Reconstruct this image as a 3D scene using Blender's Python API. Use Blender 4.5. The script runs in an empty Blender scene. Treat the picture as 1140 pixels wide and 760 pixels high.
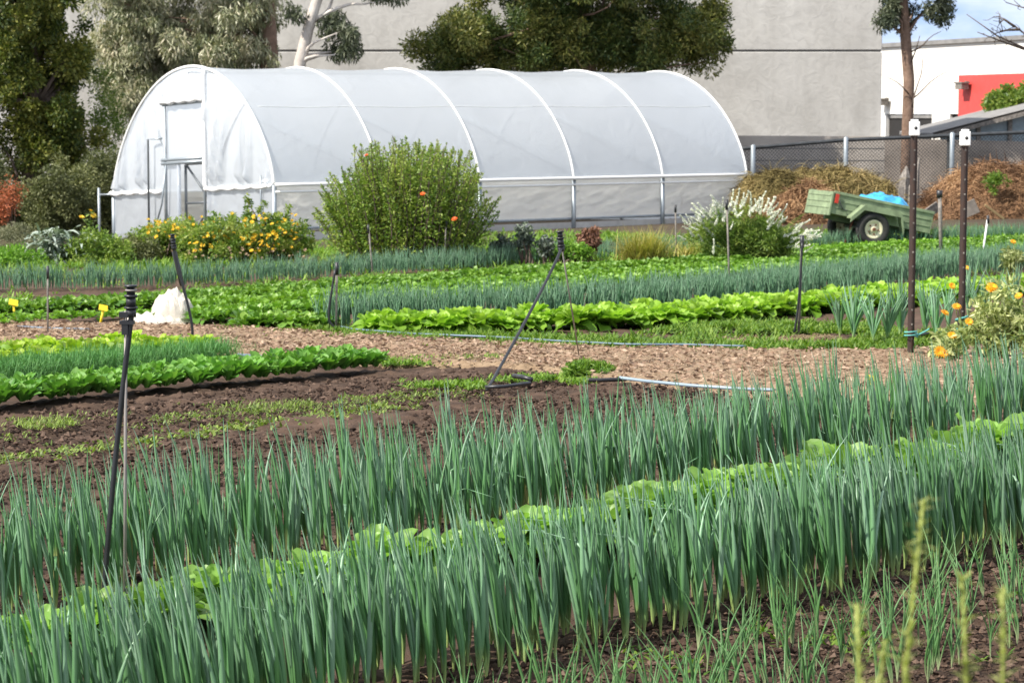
import bpy, math, random
import numpy as np
from mathutils import Vector
random.seed(7)
RNG = np.random.default_rng(11)
PI = math.pi
def R(a): return math.radians(a)
scene = bpy.context.scene
COL = scene.collection

# ------------------------------------------------------------------ camera
FPX, HOR, CAMH = 2600.0, 130.0, 1.75
PITCH = math.atan((380.0 - HOR) / FPX)
cd = bpy.data.cameras.new('camera'); cam = bpy.data.objects.new('camera', cd); COL.objects.link(cam)
cd.sensor_width = 36.0; cd.lens = FPX / 1140.0 * 36.0
cd.clip_start = 0.1; cd.clip_end = 3000
cd.dof.use_dof = True; cd.dof.focus_distance = 10.0; cd.dof.aperture_fstop = 11.0
cam.location = (0, 0, CAMH); cam.rotation_euler = (PI/2 - PITCH, 0, 0)
scene.camera = cam
# ------------------------------------------------------------------ sky and sun
SUN = Vector((-0.86, -0.51, 0)).normalized(); EL = R(47)
SUN = Vector((SUN.x*math.cos(EL), SUN.y*math.cos(EL), math.sin(EL)))
w = bpy.data.worlds.new('World'); scene.world = w; w.use_nodes = True
nt = w.node_tree; bg = nt.nodes['Background']; bg.inputs['Strength'].default_value = 0.145
sky = nt.nodes.new('ShaderNodeTexSky'); sky.sky_type = 'NISHITA'; sky.sun_disc = False
sky.sun_elevation = EL; sky.sun_rotation = math.atan2(SUN.x, SUN.y) % (2*PI)
sky.air_density = 1.0; sky.dust_density = 0.3; sky.ozone_density = 1.5
tc = nt.nodes.new('ShaderNodeTexCoord'); mp = nt.nodes.new('ShaderNodeMapping'); mp.inputs['Scale'].default_value = (1, 1, 2.6)
nz = nt.nodes.new('ShaderNodeTexNoise'); nz.inputs['Scale'].default_value = 6.0; nz.inputs['Detail'].default_value = 7; nz.inputs['Roughness'].default_value = .55
rp = nt.nodes.new('ShaderNodeValToRGB'); rp.color_ramp.elements[0].position = .34; rp.color_ramp.elements[1].position = .58
mx = nt.nodes.new('ShaderNodeMixRGB'); mx.inputs[2].default_value = (5.2, 5.35, 5.6, 1)
nt.links.new(tc.outputs['Generated'], mp.inputs['Vector']); nt.links.new(mp.outputs[0], nz.inputs['Vector'])
nt.links.new(nz.outputs['Fac'], rp.inputs['Fac']); nt.links.new(rp.outputs['Color'], mx.inputs[0])
va = nt.nodes.new('ShaderNodeVectorMath'); va.operation = 'ADD'; va.inputs[1].default_value = (0, 0, .34); vn = nt.nodes.new('ShaderNodeVectorMath'); vn.operation = 'NORMALIZE'
nt.links.new(tc.outputs['Generated'], va.inputs[0]); nt.links.new(va.outputs[0], vn.inputs[0]); nt.links.new(vn.outputs[0], sky.inputs['Vector'])
nt.links.new(sky.outputs['Color'], mx.inputs[1]); nt.links.new(mx.outputs[0], bg.inputs['Color'])
sd = bpy.data.lights.new('sun', 'SUN'); sd.energy = 4.6; sd.angle = R(0.53); sd.color = (1.0, .94, .84)
so = bpy.data.objects.new('sun', sd); COL.objects.link(so); so.location = (-20, -10, 30)
so.rotation_euler = SUN.to_track_quat('Z', 'Y').to_euler()
vs = scene.view_settings; vs.view_transform = 'Standard'; vs.look = 'None'; vs.exposure = 0.8; vs.gamma = 1
vs.use_curve_mapping = False

# ------------------------------------------------------------------ terrain and pixel -> place
def smooth(a, b, x):
    t = np.clip((x - a)/(b - a), 0, 1); return t*t*(3 - 2*t)
def gz(x, y):
    y = np.asarray(y, float); x = np.asarray(x, float)
    d = np.maximum(0, np.minimum(y, 90) - 15)
    return -0.019*d + 0.024*np.clip(x + 4.45, -8, 14)*smooth(33, 46, y)
def ray(px, py):
    a = (px - 570.0)/FPX; b = (380.0 - py)/FPX
    c, s = math.cos(PITCH), math.sin(PITCH)
    return np.array([a, c + b*s, -s + b*c])
def at(px, py, Y):
    r = ray(px, py); k = Y/r[1]
    return Vector((r[0]*k, Y, CAMH + r[2]*k))
def G(px, py):
    r = ray(px, py); lo, hi = 2.0, 120.0
    f = lambda Y: CAMH + r[2]*Y/r[1] - float(gz(r[0]*Y/r[1], Y))
    for _ in range(60):
        m = (lo + hi)/2
        if f(m) > 0: lo = m
        else: hi = m
    return at(px, py, lo)

# ------------------------------------------------------------------ mesh builder
class MB:
    def __init__(s): s.V = []; s.F = []; s.A = []; s.T = []; s.n = 0
    def add(s, V, F, v=.5, t=0.):
        V = np.asarray(V, float).reshape(-1, 3)
        if len(V) == 0: return s
        F = np.asarray(F, int)
        s.V.append(V); s.F.append(F + s.n)
        s.A.append(np.broadcast_to(np.asarray(v, float), (len(V),))); s.T.append(np.broadcast_to(np.asarray(t, float), (len(V),)))
        s.n += len(V); return s
    def box(s, c, d, v=.5, rz=0., axes=None):
        c = np.array(c, float); h = np.array(d, float)/2
        P = np.array([[x, y, z] for x in (-1, 1) for y in (-1, 1) for z in (-1, 1)], float)*h
        if axes is not None: P = P @ np.array(axes, float)
        elif rz:
            a, b = math.cos(rz), math.sin(rz); P = P @ np.array([[a, b, 0], [-b, a, 0], [0, 0, 1]])
        return s.add(P + c, [[0,1,3,2],[4,6,7,5],[0,4,5,1],[2,3,7,6],[0,2,6,4],[1,5,7,3]], v)
    def hexa(s, bot, top, v=.5):
        return s.add(list(bot) + list(top), [[3,2,1,0],[4,5,6,7],[0,1,5,4],[1,2,6,5],[2,3,7,6],[3,0,4,7]], v)
    def tube(s, P, r, n=8, v=.5, cap=True, close=False):
        P = np.array([list(p) for p in P], float); m = len(P); r = np.broadcast_to(np.asarray(r, float), (m,))
        T = np.gradient(P, axis=0); T /= np.linalg.norm(T, axis=1)[:, None] + 1e-9
        up = np.array([0, 0, 1.]) if abs(T[0][2]) < .9 else np.array([1., 0, 0])
        A = np.cross(T, up); bad = np.linalg.norm(A, axis=1) < 1e-3; A[bad] = [1, 0, 0]
        A /= np.linalg.norm(A, axis=1)[:, None]
        for i in range(1, m):
            if A[i] @ A[i-1] < 0: A[i] *= -1
        B = np.cross(T, A); th = np.linspace(0, 2*PI, n, endpoint=False)
        V = P[:, None, :] + r[:, None, None]*(np.cos(th)[None, :, None]*A[:, None, :] + np.sin(th)[None, :, None]*B[:, None, :])
        F = [[i*n + j, i*n + (j+1) % n, (i+1)*n + (j+1) % n, (i+1)*n + j] for i in range(m-1) for j in range(n)]
        s.add(V, F, v, np.repeat(np.linspace(0, 1, m), n))
        if cap:
            s.F.append(np.array([list(range(n))[::-1]]) + s.n - m*n); s.F.append(np.array([[(m-1)*n + j for j in range(n)]]) + s.n - m*n)
        return s
    def grid(s, V, v=.5, t=0.):
        V = np.asarray(V, float); a, b = V.shape[:2]
        i = np.arange(a*b).reshape(a, b)
        F = np.stack([i[:-1, :-1], i[1:, :-1], i[1:, 1:], i[:-1, 1:]], -1).reshape(-1, 4)
        vv = np.asarray(v, float); vv = vv.reshape(-1) if vv.ndim else vv
        return s.add(V.reshape(-1, 3), F, vv, t)
    def mesh(s, name, off=(0, 0, 0), sm=True):
        me = bpy.data.meshes.new(name)
        V = np.concatenate(s.V) - np.array(off, float)
        me.vertices.add(len(V)); me.vertices.foreach_set('co', V.astype(np.float32).ravel())
        loops = np.concatenate([f.ravel() for f in s.F]); sizes = np.concatenate([np.full(len(f), f.shape[1]) for f in s.F])
        me.loops.add(len(loops)); me.loops.foreach_set('vertex_index', loops.astype(np.int32))
        me.polygons.add(len(sizes)); st = np.concatenate([[0], np.cumsum(sizes)[:-1]])
        me.polygons.foreach_set('loop_start', st.astype(np.int32))
        try: me.polygons.foreach_set('loop_total', sizes.astype(np.int32))
        except Exception: pass
        me.polygons.foreach_set('use_smooth', np.full(len(sizes), bool(sm)))
        for nm, arr in (('v', s.A), ('t', s.T)):
            at_ = me.attributes.new(nm, 'FLOAT', 'POINT'); at_.data.foreach_set('value', np.concatenate(arr).astype(np.float32))
        me.update(calc_edges=True); me.validate()
        return me
OFF = {}
def tag(o, label=None, cat=None, group=None, kind=None):
    if label: o['label'] = label
    if cat: o['category'] = cat
    if group: o['group'] = group
    if kind: o['kind'] = kind
    return o
def obj(name, mb, m, parent=None, loc=None, sm=True, bevel=0):
    if parent is not None: off = OFF[parent.name]
    else: off = Vector(loc) if loc is not None else Vector((0, 0, 0))
    o = bpy.data.objects.new(name, mb.mesh(name, off, sm)); COL.objects.link(o)
    o.data.materials.append(m)
    if parent is not None: o.parent = parent
    else: o.location = off
    OFF[o.name] = off
    if bevel:
        b = o.modifiers.new('bevel', 'BEVEL'); b.width = bevel; b.segments = 2; b.limit_method = 'ANGLE'
    return o
def thing(name, loc, label, cat, group=None):
    o = bpy.data.objects.new(name, None); COL.objects.link(o); o.location = loc; o.empty_display_size = .2
    OFF[o.name] = Vector(loc); return tag(o, label, cat, group)
def copy_tree(o, parent=None):
    c = o.copy(); COL.objects.link(c)
    if parent is not None: c.parent = parent
    for ch in list(o.children): copy_tree(ch, c)
    return c
def struct(name, mb, m, sm=True): return tag(obj(name, mb, m, sm=sm), kind='structure')

# ------------------------------------------------------------------ noise (numpy)
def vnoise(x, y, seed=0):
    xi = np.floor(x).astype(np.int64); yi = np.floor(y).astype(np.int64); fx = x - xi; fy = y - yi
    fx = fx*fx*(3 - 2*fx); fy = fy*fy*(3 - 2*fy)
    def h(a, b):
        n = (a*374761393 + b*668265263 + seed*974711) & 0x7fffffff
        n = ((n ^ (n >> 13))*1274126177) & 0x7fffffff
        return ((n ^ (n >> 16)) & 0xffff)/65535.0
    return (h(xi, yi)*(1-fx) + h(xi+1, yi)*fx)*(1-fy) + (h(xi, yi+1)*(1-fx) + h(xi+1, yi+1)*fx)*fy
def fbm(x, y, seed=0, o=4):
    s = 0; a = .5
    for k in range(o): s = s + a*vnoise(x*2**k, y*2**k, seed + k); a *= .5
    return s

# ------------------------------------------------------------------ materials
def newmat(name):
    m = bpy.data.materials.new(name); m.use_nodes = True; return m, m.node_tree, m.node_tree.nodes['Principled BSDF']
def ramp(nt, stops):
    r = nt.nodes.new('ShaderNodeValToRGB'); e = r.color_ramp.elements
    while len(e) < len(stops): e.new(.5)
    for i, (p, c) in enumerate(stops): e[i].position = p; e[i].color = (*c, 1)
    return r
def plain(name, c, rough=.6, metal=0., var=.12, scale=6., bump=0., bscale=40., c2=None):
    m, nt, b = newmat(name)
    tc = nt.nodes.new('ShaderNodeTexCoord'); n = nt.nodes.new('ShaderNodeTexNoise'); n.inputs['Scale'].default_value = scale; n.inputs['Detail'].default_value = 6
    nt.links.new(tc.outputs['Object'], n.inputs['Vector'])
    c2 = c2 or tuple(x*(1 - var*2) for x in c)
    r = ramp(nt, [(.3, c2), (.68, tuple(min(1, x*(1 + var*.4)) for x in c))])
    nt.links.new(n.outputs['Fac'], r.inputs['Fac']); nt.links.new(r.outputs['Color'], b.inputs['Base Color'])
    b.inputs['Roughness'].default_value = rough; b.inputs['Metallic'].default_value = metal
    if bump:
        n2 = nt.nodes.new('ShaderNodeTexNoise'); n2.inputs['Scale'].default_value = bscale; n2.inputs['Detail'].default_value = 5
        nt.links.new(tc.outputs['Object'], n2.inputs['Vector'])
        bp = nt.nodes.new('ShaderNodeBump'); bp.inputs['Strength'].default_value = bump; bp.inputs['Distance'].default_value = .02
        nt.links.new(n2.outputs['Fac'], bp.inputs['Height']); nt.links.new(bp.outputs['Normal'], b.inputs['Normal'])
    return m
def leafmat(name, cols, rough=.5, trans=.3, base=None, spec=.35, tcol=1.25):
    """colour runs over the per leaf value v; base = colour near the leaf's foot (t = 0), with its end position"""
    m, nt, b = newmat(name)
    a = nt.nodes.new('ShaderNodeAttribute'); a.attribute_name = 'v'
    k = len(cols) - 1
    r = ramp(nt, [c if len(c) == 2 else (i/max(1, k), c) for i, c in enumerate(cols)])
    nt.links.new(a.outputs['Fac'], r.inputs['Fac']); col = r.outputs['Color']
    oi = nt.nodes.new('ShaderNodeObjectInfo'); hs = nt.nodes.new('ShaderNodeHueSaturation')
    mr = nt.nodes.new('ShaderNodeMapRange'); mr.inputs['To Min'].default_value = .82; mr.inputs['To Max'].default_value = 1.15
    nt.links.new(oi.outputs['Random'], mr.inputs['Value']); nt.links.new(mr.outputs[0], hs.inputs['Value']); nt.links.new(col, hs.inputs['Color'])
    col = hs.outputs['Color']
    if base:
        t = nt.nodes.new('ShaderNodeAttribute'); t.attribute_name = 't'
        r2 = ramp(nt, [(base[1], (1, 1, 1)), (base[2], (0, 0, 0))]); nt.links.new(t.outputs['Fac'], r2.inputs['Fac'])
        mx = nt.nodes.new('ShaderNodeMixRGB'); mx.inputs[2].default_value = (*base[0], 1)
        nt.links.new(r2.outputs['Color'], mx.inputs[0]); nt.links.new(col, mx.inputs[1]); col = mx.outputs[0]
    nt.links.new(col, b.inputs['Base Color'])
    b.inputs['Roughness'].default_value = rough; b.inputs['Specular IOR Level'].default_value = spec
    if trans > 0:
        tr = nt.nodes.new('ShaderNodeBsdfTranslucent'); g = nt.nodes.new('ShaderNodeMixRGB'); g.blend_type = 'MULTIPLY'; g.inputs[0].default_value = 1
        g.inputs[2].default_value = (tcol*1.1, tcol*1.25, tcol*.55, 1); nt.links.new(col, g.inputs[1]); nt.links.new(g.outputs[0], tr.inputs['Color'])
        ms = nt.nodes.new('ShaderNodeMixShader'); ms.inputs[0].default_value = trans
        nt.links.new(b.outputs[0], ms.inputs[1]); nt.links.new(tr.outputs[0], ms.inputs[2])
        nt.links.new(ms.outputs[0], nt.nodes['Material Output'].inputs['Surface'])
    return m
def film(name, col, trans, clear, rough=.3, dirt=0.1):
    m, nt, b = newmat(name)
    tc = nt.nodes.new('ShaderNodeTexCoord'); n = nt.nodes.new('ShaderNodeTexNoise'); n.inputs['Scale'].default_value = .9; n.inputs['Detail'].default_value = 6
    nt.links.new(tc.outputs['Object'], n.inputs['Vector'])
    r = ramp(nt, [(.3, tuple(c*(1 - dirt) for c in col)), (.65, col)]); nt.links.new(n.outputs['Fac'], r.inputs['Fac'])
    nt.links.new(r.outputs['Color'], b.inputs['Base Color']); b.inputs['Roughness'].default_value = rough; b.inputs['Specular IOR Level'].default_value = .6
    n3 = nt.nodes.new('ShaderNodeTexNoise'); n3.inputs['Scale'].default_value = 2.2; n3.inputs['Detail'].default_value = 5; n3.inputs['Distortion'].default_value = 1.2
    nt.links.new(tc.outputs['Object'], n3.inputs['Vector']); bp = nt.nodes.new('ShaderNodeBump'); bp.inputs['Strength'].default_value = .35; bp.inputs['Distance'].default_value = .05
    nt.links.new(n3.outputs['Fac'], bp.inputs['Height']); nt.links.new(bp.outputs['Normal'], b.inputs['Normal'])
    tr = nt.nodes.new('ShaderNodeBsdfTranslucent'); tr.inputs['Color'].default_value = (*col, 1)
    tp = nt.nodes.new('ShaderNodeBsdfTransparent'); tp.inputs['Color'].default_value = (.95, .97, .98, 1)
    m1 = nt.nodes.new('ShaderNodeMixShader'); m1.inputs[0].default_value = trans
    m2 = nt.nodes.new('ShaderNodeMixShader'); m2.inputs[0].default_value = clear
    nt.links.new(b.outputs[0], m1.inputs[1]); nt.links.new(tr.outputs[0], m1.inputs[2])
    nt.links.new(m1.outputs[0], m2.inputs[1]); nt.links.new(tp.outputs[0], m2.inputs[2])
    nt.links.new(m2.outputs[0], nt.nodes['Material Output'].inputs['Surface'])
    return m
def attrmat(name, stops, rough=.9, bump=.5, bscale=60., nscale=9., nmix=.45, spec=.2):
    """v attribute + noise -> ramp"""
    m, nt, b = newmat(name)
    a = nt.nodes.new('ShaderNodeAttribute'); a.attribute_name = 'v'
    tc = nt.nodes.new('ShaderNodeTexCoord'); n = nt.nodes.new('ShaderNodeTexNoise'); n.inputs['Scale'].default_value = nscale; n.inputs['Detail'].default_value = 8; n.inputs['Roughness'].default_value = .7
    nt.links.new(tc.outputs['Object'], n.inputs['Vector'])
    mx = nt.nodes.new('ShaderNodeMix'); mx.data_type = 'FLOAT'; mx.inputs[0].default_value = nmix
    nt.links.new(a.outputs['Fac'], mx.inputs[2]); nt.links.new(n.outputs['Fac'], mx.inputs[3])
    r = ramp(nt, stops); nt.links.new(mx.outputs[0], r.inputs['Fac']); nt.links.new(r.outputs['Color'], b.inputs['Base Color'])
    b.inputs['Roughness'].default_value = rough; b.inputs['Specular IOR Level'].default_value = spec
    if bump:
        n2 = nt.nodes.new('ShaderNodeTexNoise'); n2.inputs['Scale'].default_value = bscale; n2.inputs['Detail'].default_value = 8; n2.inputs['Roughness'].default_value = .7
        nt.links.new(tc.outputs['Object'], n2.inputs['Vector'])
        bp = nt.nodes.new('ShaderNodeBump'); bp.inputs['Strength'].default_value = bump; bp.inputs['Distance'].default_value = .03
        nt.links.new(n2.outputs['Fac'], bp.inputs['Height']); nt.links.new(bp.outputs['Normal'], b.inputs['Normal'])
    return m

M = {}
M['ground'] = attrmat('ground', [(.25, (.035, .024, .016)), (.5, (.075, .055, .036)), (.62, (.06, .075, .022)), (.8, (.13, .105, .07))], nscale=1.5, nmix=.7)
M['soil'] = attrmat('soil', [(.2, (0.025, 0.015, 0.010)), (.45, (0.059, 0.037, 0.025)), (.65, (0.104, 0.066, 0.046)), (.85, (0.183, 0.125, 0.091))], bscale=55, nmix=.4)
M['clod'] = attrmat('clod', [(.2, (.022, .013, .009)), (.5, (.06, .037, .026)), (.9, (.16, .108, .08))], nmix=.3, bump=.4)
M['path'] = attrmat('path', [(.2, (0.088, 0.056, 0.035)), (.45, (0.220, 0.153, 0.095)), (.7, (0.356, 0.264, 0.174)), (.9, (0.472, 0.382, 0.262))], nscale=22, nmix=.65, bscale=70)
M['chip'] = attrmat('chip', [(.0, (.14, .085, .06)), (.4, (.265, .178, .122)), (.75, (.345, .243, .172)), (1., (.45, .35, .26))], nmix=.15, bump=0)
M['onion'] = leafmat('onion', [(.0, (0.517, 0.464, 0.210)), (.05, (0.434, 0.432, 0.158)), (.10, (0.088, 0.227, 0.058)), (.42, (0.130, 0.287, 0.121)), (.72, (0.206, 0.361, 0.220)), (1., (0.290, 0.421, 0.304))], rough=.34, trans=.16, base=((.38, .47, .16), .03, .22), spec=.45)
M['onion_far'] = leafmat('onion_far', [(0.078, 0.196, 0.094), (0.143, 0.288, 0.161), (0.233, 0.367, 0.242)], rough=.5, trans=.18)
M['young'] = leafmat('young', [(.07, .18, .05), (.115, .25, .085), (.17, .30, .13)], rough=.45, trans=.2, base=((.4, .45, .25), .0, .16))
M['butter'] = leafmat('butter', [(0.123, 0.240, 0.044), (0.196, 0.343, 0.076), (0.260, 0.420, 0.115)], rough=.42, trans=.38, spec=.35)
M['lettuce'] = leafmat('lettuce', [(.13, .26, .025), (.24, .40, .045), (.36, .52, .08)], rough=.45, trans=.35)
M['lettuce2'] = leafmat('lettuce2', [(.12, .24, .02), (.24, .38, .03), (.40, .50, .07)], rough=.45, trans=.35)
M['spinach'] = leafmat('spinach', [(0.062, 0.181, 0.025), (0.132, 0.292, 0.046), (0.232, 0.402, 0.090)], rough=.5, trans=.25, spec=.3)
M['darkleaf'] = leafmat('darkleaf', [(0.062, 0.157, 0.020), (0.117, 0.242, 0.032), (0.218, 0.351, 0.055)], rough=.4, trans=.25)
M['midleaf'] = leafmat('midleaf', [(0.077, 0.179, 0.020), (0.143, 0.284, 0.032), (0.220, 0.367, 0.055)], rough=.45, trans=.3)
M['dill'] = leafmat('dill', [(0.050, 0.166, 0.040), (0.086, 0.248, 0.059), (0.144, 0.304, 0.092)], rough=.6, trans=.2)
M['weed'] = leafmat('weed', [(0.063, 0.142, 0.015), (0.126, 0.228, 0.025), (0.210, 0.304, 0.045)], rough=.55, trans=.3)
M['seedling'] = leafmat('seedling', [(0.094, 0.145, 0.026), (0.168, 0.239, 0.044), (0.262, 0.343, 0.070)], rough=.5, trans=.25)
M['straw'] = leafmat('straw', [(.15, .10, .045), (.32, .23, .11), (.5, .40, .22)], rough=.7, trans=.1)
M['galv'] = plain('galv', (.33, .37, .40), .45, .55, .1)
M['door_metal'] = plain('door_metal', (.13, .145, .16), .5, .4, .1)
M['white_pipe'] = plain('white_pipe', (.82, .82, .8), .4, 0, .03)
M['white_metal'] = plain('white_metal', (.78, .79, .78), .45, 0, .06)
M['dark_metal'] = plain('dark_metal', (.05, .055, .06), .5, .3, .2)
M['picket'] = plain('picket', (.028, .022, .02), .55, .2, .25, 9, c2=(.06, .03, .02))
M['cap'] = plain('cap', (.82, .82, .8), .4, 0, .03)
M['black_plastic'] = plain('black_plastic', (.022, .023, .027), .42, 0, .2)
M['grey_stake'] = plain('grey_stake', (.3, .27, .25), .6, .1, .2)
M['weathered'] = plain('weathered', (.24, .215, .19), .85, 0, .3, 20)
M['yellow'] = plain('yellow', (.85, .62, .02), .45, 0, .05)
M['blue_hose'] = plain('blue_hose', (.13, .19, .25), .45, 0, .15)
M['pale_hose'] = plain('pale_hose', (.25, .32, .38), .4, 0, .1)
M['teal'] = plain('teal', (.1, .38, .36), .6)
M['fabric'] = plain('fabric', (.60, .55, .47), .85, 0, .06, 8, .5, 120)
M['trailer'] = plain('trailer', (.235, .30, .17), .6, 0, .22, 7)
M['trailer_dark'] = plain('trailer_dark', (.04, .05, .04), .6)
M['tyre'] = plain('tyre', (.028, .027, .026), .8, 0, .2, 30)
M['cream'] = plain('cream', (.72, .66, .46), .5, 0, .1)
M['red'] = plain('red_lens', (.6, .05, .03), .3)
M['rust'] = plain('rust', (.16, .06, .03), .8)
M['tarp'] = plain('tarp', (.045, .36, .68), .45, 0, .15, 9, .4, 30)
M['concrete'] = plain('concrete', (.47, .455, .43), .85, 0, .07, .35, .25, 2.5)
def concrete():
    m, nt, b = newmat('concrete'); tc = nt.nodes.new('ShaderNodeTexCoord'); L = nt.links
    def nz(sc, scale, det, dist=0.):
        mp = nt.nodes.new('ShaderNodeMapping'); mp.inputs['Scale'].default_value = sc; L.new(tc.outputs['Object'], mp.inputs['Vector'])
        n = nt.nodes.new('ShaderNodeTexNoise'); n.inputs['Scale'].default_value = scale; n.inputs['Detail'].default_value = det; n.inputs['Distortion'].default_value = dist; L.new(mp.outputs[0], n.inputs['Vector']); return n
    a = nz((1, 1, 1), .55, 7, .8); r1 = ramp(nt, [(.33, (.42, .405, .38)), (.5, (.475, .46, .435)), (.68, (.53, .515, .485))]); L.new(a.outputs['Fac'], r1.inputs['Fac'])
    c = nz((1.6, 1.6, .09), 1.0, 6); r2 = ramp(nt, [(.38, (.90, .895, .89)), (.55, (1, 1, 1))]); L.new(c.outputs['Fac'], r2.inputs['Fac'])
    d = nz((1, 1, 1), 3.0, 8, 2.); r3 = ramp(nt, [(.35, (.93, .93, .93)), (.6, (1.03, 1.03, 1.03))]); L.new(d.outputs['Fac'], r3.inputs['Fac'])
    col = r1.outputs['Color']
    for o in (r2, r3):
        x = nt.nodes.new('ShaderNodeMixRGB'); x.blend_type = 'MULTIPLY'; x.inputs[0].default_value = 1; L.new(col, x.inputs[1]); L.new(o.outputs['Color'], x.inputs[2]); col = x.outputs[0]
    L.new(col, b.inputs['Base Color']); b.inputs['Roughness'].default_value = .85
    bp = nt.nodes.new('ShaderNodeBump'); bp.inputs['Strength'].default_value = .3; bp.inputs['Distance'].default_value = .03; L.new(d.outputs['Fac'], bp.inputs['Height']); L.new(bp.outputs['Normal'], b.inputs['Normal'])
    return m
M['concrete'] = concrete()
M['joint'] = plain('joint', (.16, .155, .15), .9)
M['cream_wall'] = plain('cream_wall', (.82, .79, .73), .8, 0, .03, .5)
M['red_wall'] = plain('red_wall', (.62, .07, .06), .6, 0, .05)
M['dark'] = plain('inside_shade', (.02, .018, .017), .8)
M['roof_grey'] = plain('roof_grey', (.28, .27, .26), .6, .2, .15, 3)
M['block'] = plain('block', (.40, .36, .32), .9, 0, .15, 1.2, .4, 12)
M['block_dark'] = plain('block_dark', (.33, .28, .24), .9, 0, .25, 1.0, .4, 12)
M['shed_glass'] = plain('shed_glass', (.22, .29, .33), .2, 0, .12)
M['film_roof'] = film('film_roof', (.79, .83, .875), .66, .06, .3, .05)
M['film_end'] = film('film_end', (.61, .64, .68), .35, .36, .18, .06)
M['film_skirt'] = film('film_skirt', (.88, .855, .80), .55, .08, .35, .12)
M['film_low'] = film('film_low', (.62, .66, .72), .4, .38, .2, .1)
M['white_tape'] = plain('white_tape', (.86, .86, .86), .4, 0, .03)
M['timber'] = plain('timber', (.25, .22, .19), .85, 0, .25, 6)
M['bark'] = attrmat('bark', [(.3, (.06, .045, .035)), (.7, (.2, .15, .12))], bump=.9, bscale=18, nscale=6, nmix=.8)
M['bark_brown'] = attrmat('bark_brown', [(.3, (.12, .075, .052)), (.7, (.33, .225, .17))], bump=.9, bscale=14, nscale=5, nmix=.8)
M['bark_white'] = attrmat('bark_white', [(.3, (.33, .28, .24)), (.6, (.62, .57, .52)), (.8, (.75, .71, .66))], bump=.4, bscale=10, nscale=2.5, nmix=.85)
M['euc'] = leafmat('eucalyptus_leaf', [(0.143, 0.175, 0.084), (0.309, 0.325, 0.182), (0.523, 0.513, 0.350), (0.713, 0.625, 0.448)], rough=.45, trans=.15, tcol=1.0, spec=.5)
M['euc_dark'] = leafmat('eucalyptus_leaf_dark', [(0.035, 0.049, 0.028), (0.070, 0.087, 0.049), (0.140, 0.154, 0.091)], rough=.45, trans=.12, tcol=1.0)
M['pine'] = leafmat('pine_leaf', [(0.032, 0.062, 0.014), (0.071, 0.101, 0.022), (0.152, 0.171, 0.038), (0.232, 0.217, 0.056)], rough=.5, trans=.18)
M['darktree'] = leafmat('dark_tree_leaf', [(0.028, 0.052, 0.011), (0.069, 0.097, 0.016), (0.147, 0.158, 0.030), (0.219, 0.211, 0.041)], rough=.5, trans=.18)
M['olive'] = leafmat('olive_leaf', [(0.056, 0.068, 0.025), (0.120, 0.137, 0.051), (0.209, 0.214, 0.085)], rough=.6, trans=.15)
M['redbush'] = leafmat('red_leaf', [(.12, .05, .02), (.34, .09, .035), (.5, .17, .08)], rough=.6, trans=.2, tcol=.8)
M['shrub'] = leafmat('shrub_leaf', [(0.059, 0.126, 0.018), (0.140, 0.221, 0.034), (0.246, 0.317, 0.058), (0.339, 0.359, 0.098)], rough=.5, trans=.28)
M['bushgreen'] = leafmat('bush_leaf', [(0.073, 0.141, 0.021), (0.154, 0.233, 0.038), (0.271, 0.333, 0.068)], rough=.5, trans=.25)
M['silver'] = leafmat('silver_leaf', [(.12, .17, .12), (.24, .3, .23), (.4, .46, .4)], rough=.55, trans=.12, tcol=.9)
M['greybush'] = leafmat('grey_bush_leaf', [(0.096, 0.108, 0.054), (0.180, 0.186, 0.102), (0.264, 0.258, 0.156)], rough=.6, trans=.15, tcol=.9)
M['grassy'] = leafmat('tuft_grass', [(0.172, 0.196, 0.040), (0.310, 0.287, 0.069), (0.460, 0.380, 0.127)], rough=.55, trans=.25)
M['brownplant'] = leafmat('brown_leaf', [(.14, .06, .04), (.25, .12, .08), (.36, .2, .13)], rough=.6, trans=.15, tcol=.8)
M['darkplant'] = leafmat('dark_leaf', [(0.034, 0.051, 0.043), (0.085, 0.111, 0.085), (0.203, 0.237, 0.186)], rough=.5, trans=.1)
M['white_flower'] = leafmat('white_petal', [(.66, .68, .58), (.8, .8, .74), (.86, .86, .82)], rough=.6, trans=.2, tcol=.75)
M['yellow_flower'] = leafmat('yellow_petal', [(.72, .40, .02), (.82, .54, .035), (.86, .62, .07)], rough=.55, trans=.2, tcol=.8)
M['orange_flower'] = leafmat('orange_petal', [(.78, .30, .01), (.84, .38, .015), (.88, .46, .02)], rough=.55, trans=.2, tcol=.8)
M['brick_flower'] = leafmat('brick_petal', [(.7, .10, .02), (.8, .16, .03)], rough=.55, trans=.2, tcol=.8)
M['pale_head'] = leafmat('faded_head', [(.35, .25, .16), (.52, .4, .28)], rough=.8, trans=.1)
M['calend'] = leafmat('calendula_leaf', [(0.124, 0.180, 0.050), (0.276, 0.317, 0.115), (0.497, 0.518, 0.259)], rough=.6, trans=.25)
M['stalk'] = leafmat('stalk_leaf', [(.2, .24, .05), (.33, .37, .10), (.46, .48, .18)], rough=.6, trans=.3)
M['compost'] = attrmat('compost', [(.2, (0.084, 0.045, 0.024)), (.45, (0.238, 0.134, 0.071)), (.65, (0.391, 0.235, 0.119)), (.85, (0.586, 0.408, 0.238))], bump=1.0, bscale=9, nscale=3, nmix=.5)
M['compost_green'] = attrmat('compost_green', [(.2, (0.076, 0.056, 0.019)), (.45, (0.191, 0.153, 0.057)), (.65, (0.306, 0.226, 0.095)), (.85, (0.459, 0.362, 0.171))], bump=1.0, bscale=9, nscale=3, nmix=.5)

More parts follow.
